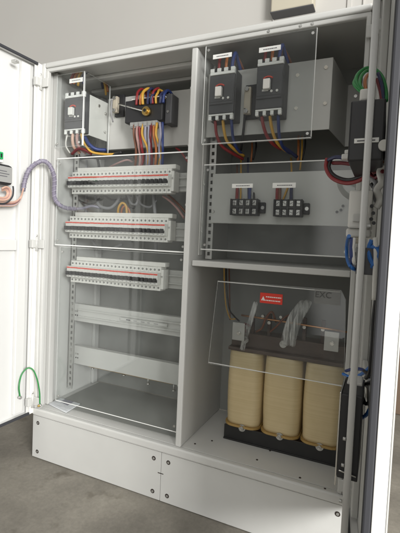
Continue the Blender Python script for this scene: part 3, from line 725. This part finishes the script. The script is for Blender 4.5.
for c, x, l in (('red', 237, 'short red cable end at the left terminal block'), ('blue', 249.5, 'short blue cable end at the left terminal block'), ('red', 277, 'short red cable end at the right terminal block'),
                ('navy', 291, 'short navy cable end at the right terminal block'), ('brown', 279.5, 'short brown cable end at the right terminal block')):
    pw(c, [(x+.5, 186, .117), (x+.2, 193, .105), (x, 201, .092)], .0052, l, 'short cable ends at the terminal blocks')
for c, x, l in (('red', 219, 'dark red cable above the left breaker of the right bay'), ('orange', 226, 'orange cable above the left breaker of the right bay'), ('red', 265, 'dark red cable above the right breaker of the right bay'),
                ('orange', 272, 'orange cable above the right breaker of the right bay')):
    y = 70 if x < 240 else 61
    pw(c, [(x, y, .036), (x+.5, y-8, .04), (x+2, y-14, .07), (x+6, y-14, .12)], .0050, l, 'cables above the right bay breakers')
for x, y, l in ((232, 68, 'blue cable above the left breaker of the right bay'), (279, 60, 'blue cable above the right breaker of the right bay')):
    pw('blue', [(x, y, .04), (x+1, y-8, .045), (x+3.5, y-15, .06), (x+6, y-6, .09), (x+10, y+8, .12)], .0062, l, 'cables above the right bay breakers')
    pw('brown', [(x+1, y, .06), (x+3, y-12, .07), (x+7, y-8, .09), (x+13, y+6, .13)], .0045, l.replace('blue', 'brown'), 'cables above the right bay breakers')

G4 = 'cables around the left bay breaker'
for c, pts, r, l in (
    ('orange', [(74, 84, .09), (75.5, 76, .085), (81, 70, .09), (92, 69, .13), (104, 78, .2), (108, 92, .23)], .005, 'orange cable looping over the left bay breaker'),
    ('yellow', [(78, 86, .09), (79.5, 75, .085), (86, 69, .1), (97, 71, .15), (104, 82, .2), (106, 95, .23)], .005, 'yellow cable looping over the left bay breaker'),
    ('navy', [(83, 84, .09), (84, 75, .085), (91, 70, .11), (100, 74, .17), (103, 88, .22)], .006, 'navy cable looping over the left bay breaker'),
    ('red', [(71, 84, .09), (72, 77, .085), (77, 71, .09), (88, 67, .14), (102, 70, .2), (110, 84, .24)], .005, 'dark red cable looping over the left bay breaker'),
    ('wwhite', [(69, 131, .085), (66.5, 138, .08), (66, 146, .09), (70, 153, .11)], .0032, 'white thin wire curling below the left bay breaker'),
    ('peach', [(74, 130, .082), (72.5, 138, .075), (74, 147, .085), (80, 153, .11)], .006, 'peach cable below the left bay breaker'),
    ('pink', [(78, 130, .082), (77, 139, .075), (79, 147, .085), (86, 153, .11)], .006, 'pink cable below the left bay breaker'),
    ('yellow', [(81, 130, .082), (82, 138, .075), (86, 146, .08), (92, 152, .09), (104, 154, .11), (116, 154, .13)], .0045, 'yellow cable curving right below the left bay breaker'),
    ('darkred', [(72, 154, .09), (78, 149, .08), (85, 150, .085), (92, 154, .1)], .006, 'dark red cable lying along the cover edge below the left breaker'),
    ('blue', [(85, 137, .085), (89, 144, .085), (96, 149, .1), (106, 150, .13)], .007, 'blue cable below the brightly lit bracket side in the left bay'),
    ('wblack', [(95, 140, .2), (95, 150, .17), (110, 155, .13), (122, 152, .13)], .006, 'black cable below the brightly lit bracket side in the left bay'),
    ('wgrey', [(112, 100, .17), (111, 112, .16), (113, 122, .18)], .003, 'grey thin wire beside the left beige fuse link')):
    pw(c, pts, r, l, G4)
G5 = 'cables looping over the isolator'
for k, (c, x, h) in enumerate((('red', 136.5, 89), ('orange', 140.5, 88), ('yellow', 143.5, 87.5), ('navy', 147, 88), ('navy', 150.5, 89), ('red', 153, 90), ('yellow', 156.5, 89.5), ('navy', 160, 90), ('blue', 163, 92))):
    j = lambda q: random.uniform(-q, q)
    x += j(.7); h += j(2.2)
    pw(c, [(x, 105-(x-136)*.08, .13), (x+j(.8), 97, .128+j(.006)), (x+1.5+j(1), h+3, .135), (x+5+j(1.5), h, .16), (x+8.5+j(1.5), h+5, .19), (x+9, h+14, .2)], random.choice((.0045, .005, .0055)),
       '%s cable looping over the isolator, number %d from the left' % (c, k+1), G5)
G6 = 'cables hanging below the isolator'
for k, (c, x, d) in enumerate((('brown', 134.5, 1.5), ('pink', 137, 3), ('red', 139.5, 2.5), ('yellow', 142.5, 3.5), ('lilac', 146, 1), ('lilac', 149, 2), ('darkred', 151.5, 0), ('orange', 154, 1), ('yellow', 156.5, 1.5), ('lilac', 160, -1), ('blue', 163, -2))):
    x += j(.5); d += j(2.)
    pw(c, [(x, 125-(x-134)*.1, .132), (x+j(.9), 135, .128+j(.008)), (x+d*.7+j(1.3), 147, .135+j(.01)), (x+d+j(1), 158, .155), (x+d*.5, 168, .185)], random.choice((.004, .0048, .0052)),
       '%s cable hanging below the isolator, number %d from the left' % (c, k+1), G6)
G7 = 'loose cables behind the breaker rows'
for c, pts, r, l in (
    ('yellow', [(118, 216, .2), (118.5, 208, .19), (122, 203, .19), (126, 206, .2), (127, 216, .2)], .005, 'yellow cable loop between the top and middle breaker rows'),
    ('orange', [(121, 216, .21), (122, 209, .2), (125, 206, .2), (129, 210, .21), (130, 217, .21)], .0045, 'orange cable loop between the top and middle breaker rows'),
    ('pink', [(163, 196, .2), (170, 201, .19), (177, 208, .18), (184, 218, .17)], .005, 'pink cable slanting past the right end of the top breaker row'),
    ('brown', [(167, 194, .22), (174, 200, .21), (180, 206, .2), (186, 213, .2)], .005, 'brown cable slanting past the right end of the top breaker row'),
    ('wgrey', [(95, 196, .24), (100, 206, .23), (110, 208, .23), (117, 202, .23), (120, 196, .24)], .007, 'grey cable sagging between the top and middle rows on the left'),
    ('wgrey', [(128, 195, .24), (131, 203, .23), (136, 204, .23), (139, 196, .24)], .005, 'grey cable sagging between the top and middle rows at the middle'),
    ('wblack', [(104, 195, .25), (112, 200, .24), (124, 199, .24), (132, 195, .25)], .005, 'black cable sagging behind the top breaker row'),
    ('wgrey', [(153, 158, .25), (154, 200, .25), (155, 215, .25), (156, 250, .26)], .008, 'grey vertical cable behind the right half of the breaker rows'),
    ('wgrey', [(86, 160, .26), (86, 200, .26), (86, 222, .26)], .008, 'grey vertical cable behind the left end of the breaker rows'),
    ('wblack', [(74, 154, .2), (80, 158, .2), (90, 157, .2), (104, 158, .2), (120, 156, .2), (134, 158, .2)], .007, 'black cable bundle lying along the top of the upper left cover'),
    ('wblack', [(97, 157, .2), (99, 166, .2), (100, 180, .22)], .005, 'black cable dropping behind the left third of the top breaker row'),
    ('wblack', [(74, 196, .22), (82, 202, .22), (92, 204, .22), (100, 198, .23)], .004, 'thin black cable sagging below the left end of the top breaker row'),
    ('wgrey', [(136, 195, .25), (141, 204, .25), (150, 207, .25), (157, 200, .25)], .005, 'grey cable sagging below the right half of the top breaker row'),
    ('wblack', [(126, 195, .25), (129, 206, .24), (134, 208, .24), (137, 199, .25), (138, 194, .25)], .0035, 'thin black looped cable below the middle of the top breaker row'),
    ('wgrey', [(92, 240, .26), (98, 247, .26), (110, 249, .26), (122, 244, .26)], .005, 'grey cable sagging below the middle breaker row'),
    ('brown', [(66, 220, .2), (74, 216, .22), (84, 214, .23), (94, 214, .24)], .004, 'brown cable running from the harness behind the middle breaker row'),
    ('lilac', [(76, 209, .11), (84, 208, .16), (92, 206, .21), (101, 208, .24)], .006, 'lilac cable tail of the harness behind the upper left cover'),
    ('pink', [(108, 168, .22), (118, 163, .2), (127, 160, .2), (133, 162, .21)], .004, 'pink cable lying above the top busbar cover'),
    ('red', [(176, 148, .22), (181, 152, .21), (188, 162, .2)], .004, 'red cable at the right edge below the isolator')):
    pw(c, pts, r, l, G7)

# ------------------------------------------------------------------ left door equipment
def ly(px, py, n): # point n metres in front of the left door's inner face
    d = ray(px, py); a = nl; t = ((0-CC.x)*a.x + (0-CC.y)*a.y + n)/(d.x*a.x+d.y*a.y); return CC + d*t
ct = thing('controller', ly(5, 180, 0), 'grey boxed controller in a black frame on the left door', 'controller')
def door_box(b, c0, c1, n0, n1, m, bev=.004):
    u0, z0 = c0; u1, z1 = c1
    lo = Vector((u0, n0, z0)); hi = Vector((u1, n1, z1)); q = MB(); q.box(lo, hi, m, bev)
    R4 = Matrix(((ul.x, nl.x, 0, 0), (ul.y, nl.y, 0, 0), (0, 0, 1, 0), (0, 0, 0, 1)))
    bmesh.ops.transform(q.bm, matrix=R4, verts=q.bm.verts); bmesh.ops.recalc_face_normals(q.bm, faces=q.bm.faces[:])
    me = bpy.data.meshes.new('t'); i = b.mi(m)
    for f in q.bm.faces: f.material_index = i
    q.bm.to_mesh(me); q.bm.free(); b.bm.from_mesh(me); bpy.data.meshes.remove(me)
def uof(px, py, n): v = ly(px, py, n); return v.xy.dot(ul.xy), v.z
u1, zt = uof(0, 163, .03); u0, _ = uof(13, 163, .03); _, zb = uof(6, 185, .03)
b = MB(); door_box(b, (u0, zb), (u0+.15, zt), .001, .034, M['black'], .012); b.build('frame', ct)
b = MB(); door_box(b, (u0+.008, zb+.008), (u0+.142, zt-.009), .0345, .038, M['grey'], .0015); b.build('front_panel', ct)
b = MB()
for k, (a, z, w) in enumerate(((.03, .62, .05), (.02, .5, .07), (.028, .38, .04))): door_box(b, (u0+a, zb+(zt-zb)*z), (u0+a+w, zb+(zt-zb)*z+.003), .0381, .0385, M['ink'], .0003)
b.build('print', ct)
b = MB(); door_box(b, (u0+.035, zt+.004), (u0+.10, zt+.014), .002, .026, M['white'], .002); door_box(b, (u0+.038, zt+.0145), (u0+.10, zt+.040), .002, .03, M['green'], .003)
for k in range(4): door_box(b, (u0+.044+k*.012, zt+.020), (u0+.050+k*.012, zt+.034), .0302, .0312, M['hole'], .0004)
door_box(b, (u0+.06, zt+.041), (u0+.10, zt+.052), .002, .02, M['white'], .002)
b.build('green_connector', ct)
pk = [(2, 188.5), (6, 186.8), (9.5, 188.5), (11, 193), (9, 198), (5, 200), (0, 200), (-6, 199)]
wire('rubber', [ly(x, y, .035) for x, y in [(13, 186), (13.3, 190), (12.6, 196), (9, 201), (4, 203.3), (-4, 203)]], .0028, 'black cord loop below the controller on the left door', name='cord', cat='cord')
for k, c in enumerate(('peach', 'pink', 'peach', 'peach')):
    s = 1-.13*k; wire(c, [ly(2+(x-2)*s, 194+(y-194)*s, .03-.004*k) for x, y in pk], .0034, ['outermost', 'second', 'third', 'innermost'][k]+' peach wire loop below the controller', 'peach wire loops on the left door')
G8 = 'wires of the door harness'
def har(off, n0): return [ly(-8, 203.5+off, .02+n0), ly(6, 203.8+off, .02), ly(15, 203+off, .022), ly(20.5, 198+off*.6, .025), ly(23.5, 188, .03+n0)]
for k, (c, o_) in enumerate((('peach', -1.6), ('pink', -.6), ('brown', .4), ('lilac', 1.3), ('peach', 2.))):
    wire(c, har(o_, .002*k), .0028, ['top', 'second', 'middle', 'fourth', 'lowest'][k]+' wire of the harness running along the left door', G8)
hz = thing('cable_harness', at(45, 165, -.02), 'spiral wrapped lilac grey cable harness arching from left door into the cabinet', 'cable harness')
hp = [ly(23, 191, .03), ly(25, 180, .035), ly(29, 170, .045), at(36, 163.5, -.055), at(43, 161, -.035), at(49, 164.5, -.015), at(53, 172.5, .0), at(54.5, 181, .012), at(54, 191, .02), at(55, 199, .03), at(59, 204.5, .045), at(66, 208, .07), at(76, 209, .11)]
MB().tube(hp, .0080, M['hcore'], 10, 8).build('wire_core', hz)
# spiral wrap
ex = MB(); pts = []
b_ = MB(); 
def cat(pts, sub):
    ex_ = [pts[0]*2-pts[1]]+pts+[pts[-1]*2-pts[-2]]; o = []
    for i in range(1, len(ex_)-2):
        a, b, c, d = ex_[i-1:i+3]
        for k in range(sub):
            t = k/sub; o.append(.5*((2*b)+(c-a)*t+(2*a-5*b+4*c-d)*t*t+(3*b-a-3*c+d)*t**3))
    return o+[pts[-1]]
path = cat(hp, 14); nrm = (path[1]-path[0]).orthogonal().normalized(); dist = 0; sp = []
for i in range(len(path)-1):
    t = (path[i+1]-path[i]); dist += t.length; t.normalize(); nrm = (nrm-t*nrm.dot(t)).normalized(); bn = t.cross(nrm); a = dist/.019*2*math.pi
    sp.append(path[i]+(nrm*math.cos(a)+bn*math.sin(a))*.0083)
M['wrap'] = mat('spiral_wrap', (.30, .28, .34), .35)
MB().tube(sp, .0017, M['wrap'], 6, 2).build('spiral_wrap', hz)
MB().box(ly(22.5, 186, .02)-Vector((.004, .006, .012)), ly(22.5, 186, .02)+Vector((.01, .006, .012)), M['grey'], .002).build('saddle', hz)
# earth strap
es = thing('earth_strap', at(30, 372, -.04), 'thin green earth wire arching from the left door to the sill', 'earth wire')
MB().tube([ly(20, 397, .006), ly(19, 387, .012), at(21.5, 375, -.06), at(27.5, 368.3, -.04), at(33, 370, -.025), at(37, 379, -.015), at(39.5, 392, -.008), at(39.8, 404, -.006)], .0028, M['wgreen'], 10, 8).build('wire', es)
c = ly(19.5, 397.5, .004)
MB().cyl(c-nl*.004, c+nl*.007, .0065, M['zinc'], 12).cyl(c+nl*.007, c+nl*.010, .0045, M['zinc'], 6).build('lug', es)
c = at(39.8, 405.5, -.005); MB().cyl(c+Vector((0, .0025, 0)), c-Vector((0, .004, 0)), .0075, M['zinc'], 12).cyl(c-Vector((0, .004, 0)), c-Vector((0, .008, 0)), .0048, M['brass'], 6).build('lug', es)

# document packet on the sill
dc = thing('document_packet', (.095, .075, P+.031), 'folded white paper in a clear bag lying on the cabinet floor', 'document')
z = P+.0315
q = [atz(49, 404.5, z), atz(61, 398.8, z), atz(80, 404.5, z), atz(66, 413.2, z)]
m = MB(); m.prism([(v.x, v.y) for v in q], 'z', z, z+.004, M['paper'], .0008); m.build('paper_sheet', dc)
m = MB(); cx = sum(v.x for v in q)/4; cy = sum(v.y for v in q)/4
m.prism([(cx+(v.x-cx)*.45-.005, cy+(v.y-cy)*.45+.02) for v in q], 'z', z+.0042, z+.0046, M['lilac']); m.build('printed_block', dc)
m = MB(); bb = bmesh.new(); bmesh.ops.create_grid(bb, x_segments=14, y_segments=10, size=.5)
for v in bb.verts:
    a, b = v.co.x+.5, v.co.y+.5; p = (q[0]*(1-a)+q[1]*a)*(1-b)+(q[3]*(1-a)+q[2]*a)*b; c0 = Vector((cx, cy, z))
    v.co = c0+(p-c0)*1.14; v.co.z = z+.0065+random.uniform(-.001, .0022)
    if a in (0, 1) or b in (0, 1): v.co.z -= .004
m._merge(bb, M['acrylic']); m.build('clear_bag', dc)

# ------------------------------------------------------------------ right door equipment
def face_x(y): return W + (-y)*math.tan(math.radians(5.7)) - .003
def dbox(b, y0, y1, z0, z1, depth, m, bev=.003, gap=.0):
    xf = face_x((y0+y1)/2)-.001-gap; b.box((xf-depth, y0, z0), (xf, y1, z1), m, bev); return xf
ps = thing('power_supply', (1.2, -.2, 1.06), 'black box with a white label strip behind the latch rod on the right door', 'power supply')
zt = at(356, 100.5, -.385).z; zb = at(352, 161, -.385).z
b = MB(); dbox(b, -.385, -.20, zb, zt, .060, M['black'], .003, gap=-.010); b.build('housing', ps)
p, q = at(353.5, 143.5, -.386), at(379, 139, -.386); b = MB(); b.box((p.x+.001, -.3875, p.z), (q.x, -.3853, q.z+.003), M['label'], .0004, 1)
b.box((p.x+.006, -.388, (p.z+q.z)/2), (q.x-.006, -.3877, (p.z+q.z)/2+.0022), M['ink']); b.build('name_label', ps)
c = at(386.5, 145, -.392); b = MB(); b.cyl((c.x-.004, -.3854, c.z), (c.x-.004, -.3955, c.z), .0095, M['white'], 20); b.build('round_cap', ps)
for k, (c, pts) in enumerate((('wgreen', [(363, 93, -.35), (358, 87, -.34), (356, 79, -.32), (360, 72, -.30), (368, 68, -.29), (377, 71, -.29), (383, 79, -.30), (386, 92, -.31), (386, 101, -.32)]),
                              ('wgreen', [(365, 93, -.35), (360, 85, -.34), (361, 77, -.32), (366, 71, -.30), (373, 70, -.29)]),
                              ('wgreen', [(362, 92, -.35), (357, 88, -.345), (354, 83, -.33), (357, 76, -.31)]),
                              ('orange', [(366, 92, -.35), (365, 81, -.33), (368, 75, -.31), (374, 74, -.30)]),
                              ('navy', [(378, 73, -.30), (382, 85, -.31), (383.5, 101, -.32)]), ('darkred', [(377, 79, -.30), (380, 90, -.31), (382, 101, -.32)]))):
    pw(c, pts, .0034 if k else .004, ['long green wire arching over the black box on the right door', 'green wire inside the arch over the black box', 'leftmost short green wire at the white plug on the black box',
        'orange wire inside the arch over the black box', 'navy wire dropping behind the latch rod', 'dark red wire dropping behind the latch rod'][k], 'wires over the black box on the right door')
c = at(365, 95.5, -.35); tag(MB().box(c-Vector((.009, .008, .011)), c+Vector((.009, .008, .011)), M['white'], .003).build('plug'), 'white plug on top of the black box on the right door', 'plug')
# cables under it
for k, (c, pts) in enumerate((('red', [(327, 158, -.1), (326, 168, -.1), (332, 178, -.12), (345, 183, -.16), (358, 181, -.2), (372, 173, -.25), (384, 168, -.28)]),
                              ('wblack', [(331, 159, -.1), (329, 168, -.1), (335, 176, -.12), (347, 180, -.16), (360, 177, -.2), (374, 170, -.25)]),
                              ('navy', [(328, 160, -.1), (336, 157, -.12), (344, 158, -.15)]), ('darkred', [(333, 163, -.1), (342, 163, -.13), (352, 164, -.17), (362, 163, -.2)]),
                              ('wblack', [(366, 168, -.24), (364, 172, -.22), (367, 178, -.22), (376, 174, -.25)]))):
    pw(c, pts, .0048, ['red cable looping under the black box on the right door', 'black cable looping under the black box on the right door', 'short navy cable by the white plug under the black box',
                       'dark red cable running straight under the black box', 'short black cable curl behind the latch rod'][k], 'cables under the black box on the right door')
c = at(349, 157, -.17); tag(MB().box(c-Vector((.016, .01, .006)), c+Vector((.016, .01, .006)), M['white'], .002).box(c+Vector((-.010, -.008, .0062)), c+Vector((.010, .008, .016)), M['white'], .002).build('plug'),
    'white plug beside the red and black cables under the black box', 'plug')
for k, (c, pts, r) in enumerate((('wwhite', [(384, 166, -.3), (380, 172, -.3), (382, 182, -.31), (377, 190, -.31), (380, 200, -.32), (376, 208, -.32)], .007), ('wgrey', [(371, 178, -.27), (376, 184, -.29), (374, 193, -.3), (378, 204, -.31)], .005),
                              ('darkred', [(368, 172, -.26), (375, 178, -.28), (383, 171, -.31)], .004), ('wblack', [(372, 184, -.28), (375, 190, -.29), (372, 198, -.29)], .005), ('brown', [(366, 163, -.26), (372, 166, -.27), (382, 162, -.31)], .0042))):
    pw(c, pts, r, ['crumpled white sleeve beside the latch rod under the black box', 'grey cable beside the crumpled white sleeve', 'dark red cable reaching the gasket under the black box', 'short black sleeve above the contactor holes',
                   'brown wire reaching the gasket right under the black box'][k], 'cables crowding the right door beside the rod')
# contactor
cn = thing('contactor', (1.16, -.15, .93), 'white contactor with screw holes on the right door', 'contactor')
p, q = at(348, 190, -.34), at(348, 237, -.34)
b = MB(); b.box((p.x+.003, -.34, q.z+.018), (face_x(-.26)-.002, -.22, p.z), M['mcbwhite'], .004); b.box((p.x, -.33, q.z), (face_x(-.26)-.002, -.23, q.z+.0178), M['mcbwhite'], .004)
b.box((p.x+.012, -.3465, q.z+.03), (p.x+.03, -.3403, q.z+.045), M['plate'], .002); b.build('body', cn)
for px, py in ((374, 206), (375.5, 213), (373.5, 219), (376, 223)):
    c = at(px, py, -.346); one('terminal', cn, ((c.x-.004, -.3404, c.z), (c.x-.004, -.346, c.z), .0035, M['black'], 10))
b = MB(); b.box((p.x+.032, -.345, q.z+.02), (p.x+.046, -.3403, q.z+.026), M['zinc'], .001); b.build('terminal_clamp', cn)
MB().box((p.x+.012, -.337, q.z-.012), (p.x+.03, -.312, q.z-.0003), M['beige'], .002).build('terminal_lug', cn)
# wiring duct items on the door behind the rod
tsr = thing('terminal_strip', (1.2, -.3, .86), 'short strip of grey terminals with blue wires behind the latch rod', 'terminal strip')
for k in range(6): b = MB(); dbox(b, -.385+k*.014, -.373+k*.014, .855, .905, .032, M['grey' if k % 2 else 'charcoal'], .002); b.build('terminal_body', tsr)
for k in range(6): xf = face_x(-.35); one('terminal_screw', tsr, ((xf-.0335, -.379+k*.014, .892), (xf-.036, -.379+k*.014, .892), .0035, M['steel'], 8))
for k, (c, pts) in enumerate((('brightblue', [(349, 236, -.39), (347, 245, -.30), (347, 257, -.30), (351, 267, -.39), (358, 270, -.34), (366, 268, -.36)]),
                              ('blue', [(352, 238, -.385), (351, 248, -.39), (352, 260, -.39), (356, 268, -.33), (370, 270, -.37)]),
                              ('wwhite', [(354, 238, -.385), (353, 250, -.39), (354, 262, -.39), (358, 268, -.34)]),
                              ('brightblue', [(372, 240, -.38), (369, 248, -.38), (370, 258, -.385), (374, 266, -.39)]),
                              ('brightblue', [(368, 272, -.37), (373, 265, -.385), (378, 256, -.39), (381, 246, -.385)]),
                              ('brightblue', [(367, 252, -.37), (374, 247, -.385), (380, 256, -.39), (378, 270, -.385)]),
                              ('peach', [(370, 250, -.375), (371, 262, -.38), (377, 268, -.39)]),
                              ('wwhite', [(375, 238, -.38), (376, 255, -.39), (375, 275, -.39), (374, 300, -.39)]))):
    pw(c, pts, .0036 if k < 3 else .0042, ['leftmost bright blue wire below the white contactor', 'blue wire second below the white contactor', 'white wire below the white contactor', 'bright blue wire just right of the latch rod',
        'bright blue wire slanting right of the latch rod', 'bright blue wire curling nearest the door gasket', 'peach wire among the blue wires by the latch rod', 'white wire running down by the latch rod'][k], 'wires below the contactor on the right door')
pw('wblack', [(379, 284, -.36), (376, 300, -.36), (373.5, 320, -.36), (372.5, 338, -.36), (371, 358, -.36), (370, 372, -.34), (366, 378, -.3)], .0042, 'black cable running down the right door between contactor and fan', 'cables on the right door')
pw('wgrey', [(378, 290, -.38), (378, 312, -.38), (376, 340, -.38), (374, 362, -.36)], .004, 'grey cable running down the right door beside the gasket', 'cables on the right door')
for k, (c, pts) in enumerate((('brightblue', [(343, 374, -.16), (350, 377, -.18), (358, 376, -.2), (366, 371, -.25), (371, 366, -.28)]), ('blue', [(346, 371, -.16), (354, 369, -.19), (363, 370, -.23), (369, 377, -.28)]),
                              ('wblack', [(364, 371, -.25), (370, 375, -.28), (373, 381, -.3), (366, 384, -.27)]), ('wwhite', [(362, 382, -.24), (367, 386, -.26), (371, 393, -.28)]),
                              ('brightblue', [(362, 418, -.26), (367, 414, -.28), (371, 405, -.29), (373, 396, -.29)]), ('wblack', [(362, 396, -.26), (366, 404, -.28), (372, 398, -.3), (373, 386, -.3)]))):
    pw(c, pts, .0038, ['bright blue wire above the fan on the right door', 'blue wire crossing above the fan on the right door', 'short black wire above the fan by the rod', 'white wire at the fan terminals',
                       'bright blue wire curling behind the rod at the fan', 'black wire curling at the fan terminals'][k], 'wires at the fan on the right door')
ft = thing('terminal_strip', (1.2, -.29, .61), 'white connector block above the fan on the right door', 'terminal strip')
b = MB(); dbox(b, -.305, -.25, at(366, 396, -.28).z, at(366, 381, -.28).z, .03, M['mcbwhite'], .003); b.build('terminal_body', ft)
xf = face_x(-.28)
for k in range(3): one('terminal_screw', ft, ((xf-.0315, -.295+k*.016, at(366, 388, -.28).z), (xf-.034, -.295+k*.016, at(366, 388, -.28).z), .0035, M['black'], 8))
# fan: square frame lying against the door, hub and blades facing the cabinet
fn = thing('cooling_fan', (1.2, -.22, .36), 'black square cooling fan with a bright metal edge low on the right door', 'fan')
zt = at(338, 393, -.37).z; zb = at(335, 477, -.37).z; xf = face_x(-.312); x0f = at(336.5, 440, -.37).x+.004
zc = (zt+zb)/2; hh = (zt-zb)/2; y0f, y1f = -.37, -.255; yc = (y0f+y1f)/2; hw = (y1f-y0f)/2
b = MB()
ring = 28; pin = []
b.box((x0f, y0f, zb), (xf-.001, y0f+.006, zt), M['black'], .002); b.box((x0f, y1f-.006, zb), (xf-.001, y1f, zt), M['black'], .002)
b.box((x0f, y0f+.0062, zt-.01), (xf-.001, y1f-.0062, zt), M['black'], .002); b.box((x0f, y0f+.0062, zb), (xf-.001, y1f-.0062, zb+.01), M['black'], .002)
b.box((xf-.012, y0f+.0062, zb+.0102), (xf-.001, y1f-.0062, zt-.0102), M['black']); fr_ = b.build('frame', fn)
b = MB(); b.box((x0f-.0035, y0f+.002, zb-.018), (x0f-.0003, y1f-.002, zt+.002), M['steel'], .001); 
b.build('finger_guard', fn)
b = MB(); b.cyl((x0f+.006, yc, zc), (xf-.0125, yc, zc), .028, M['black'], 24); b.build('hub', fn)
for k in range(7):
    b = MB(); a = 2*math.pi*k/7; rr = min(hh, hw)*.9
    q = MB(); q.box((-.0012, .029, -.014), (.0012, rr, .014), M['black'], 0)
    R = Matrix.Translation(((x0f+xf)/2-.004, yc, zc)) @ Matrix.Rotation(a, 4, 'X') @ Matrix.Rotation(.6, 4, 'Y')
    bmesh.ops.transform(q.bm, matrix=R, verts=q.bm.verts); me = bpy.data.meshes.new('t'); i = b.mi(M['black'])
    for f in q.bm.faces: f.material_index = i
    q.bm.to_mesh(me); q.bm.free(); b.bm.from_mesh(me); bpy.data.meshes.remove(me)
    b.build('blade', fn)
c = at(349, 456, -.3); MB().tube([(x0f+.004, y0f-.003, c.z+.003), (xf-.004, y0f-.003, c.z-.002)], .0016, M['steel'], 6, 1).build('tie_wire', fn)

# ------------------------------------------------------------------ light, world, camera
def area(loc, target, sx, sy, e, col):
    l = bpy.data.lights.new('daylight_opening', 'AREA'); l.shape = 'RECTANGLE'; l.size = sx; l.size_y = sy; l.energy = e; l.color = col
    o = bpy.data.objects.new('daylight_opening', l); COL.objects.link(o); o.location = loc
    o.rotation_euler = (Vector(target)-Vector(loc)).to_track_quat('-Z', 'Y').to_euler(); return o
area((4.8, -3.25, 1.95), (.4, 0, .8), 1.9, 1.5, 390, (1, .99, .965))
w = bpy.data.worlds.new('World'); S.world = w; w.use_nodes = True; nt = w.node_tree; bg = nt.nodes['Background']
# dim hall, plus a bright sector added behind right as fill and reflection
tc = nt.nodes.new('ShaderNodeTexCoord'); nz = nt.nodes.new('ShaderNodeTexNoise'); nz.inputs['Scale'].default_value = 2.2; nz.inputs['Detail'].default_value = 3
nt.links.new(tc.outputs['Generated'], nz.inputs['Vector'])
sp_ = nt.nodes.new('ShaderNodeSeparateXYZ'); nt.links.new(tc.outputs['Generated'], sp_.inputs[0])
m1 = nt.nodes.new('ShaderNodeMath'); m1.operation = 'MULTIPLY_ADD'; m1.inputs[1].default_value = .22; nt.links.new(nz.outputs['Fac'], m1.inputs[0]); nt.links.new(sp_.outputs['X'], m1.inputs[2])
mr = nt.nodes.new('ShaderNodeMapRange'); mr.interpolation_type = 'SMOOTHSTEP'
for k, v in (('From Min', -.08), ('From Max', -.02), ('To Min', .14), ('To Max', 1.25)): mr.inputs[k].default_value = v
nt.links.new(m1.outputs[0], mr.inputs['Value'])
mr2 = nt.nodes.new('ShaderNodeMapRange'); mr2.interpolation_type = 'SMOOTHSTEP'
for k, v in (('From Min', -.1), ('From Max', .1), ('To Min', 0.), ('To Max', 1.)): mr2.inputs[k].default_value = v
nt.links.new(sp_.outputs['Y'], mr2.inputs['Value'])
mx = nt.nodes.new('ShaderNodeMix'); mx.data_type = 'FLOAT'; nt.links.new(mr2.outputs[0], mx.inputs['Factor']); nt.links.new(mr.outputs[0], mx.inputs['A']); mx.inputs['B'].default_value = .36
bg.inputs['Color'].default_value = (1, .985, .945, 1); nt.links.new(mx.outputs['Result'], bg.inputs['Strength'])
cam = bpy.data.cameras.new('camera'); co = bpy.data.objects.new('camera', cam); COL.objects.link(co); S.camera = co
cam.sensor_fit = 'HORIZONTAL'; cam.sensor_width = 36; cam.lens = 36*FPX/400
cam.shift_x = -(PX0-200)/400; cam.shift_y = (PY0-266.5)/400
cam.clip_start = .02; cam.clip_end = 100
co.matrix_world = Matrix(((CR.x, CU.x, -CF.x, CC.x), (CR.y, CU.y, -CF.y, CC.y), (CR.z, CU.z, -CF.z, CC.z), (0, 0, 0, 1)))
S.view_settings.view_transform = 'Standard'; S.view_settings.look = 'None'; S.view_settings.exposure = 0; S.view_settings.gamma = 1
S.render.engine = 'CYCLES'; S.cycles.use_denoising = True; S.cycles.max_bounces = 10; S.cycles.transparent_max_bounces = 16
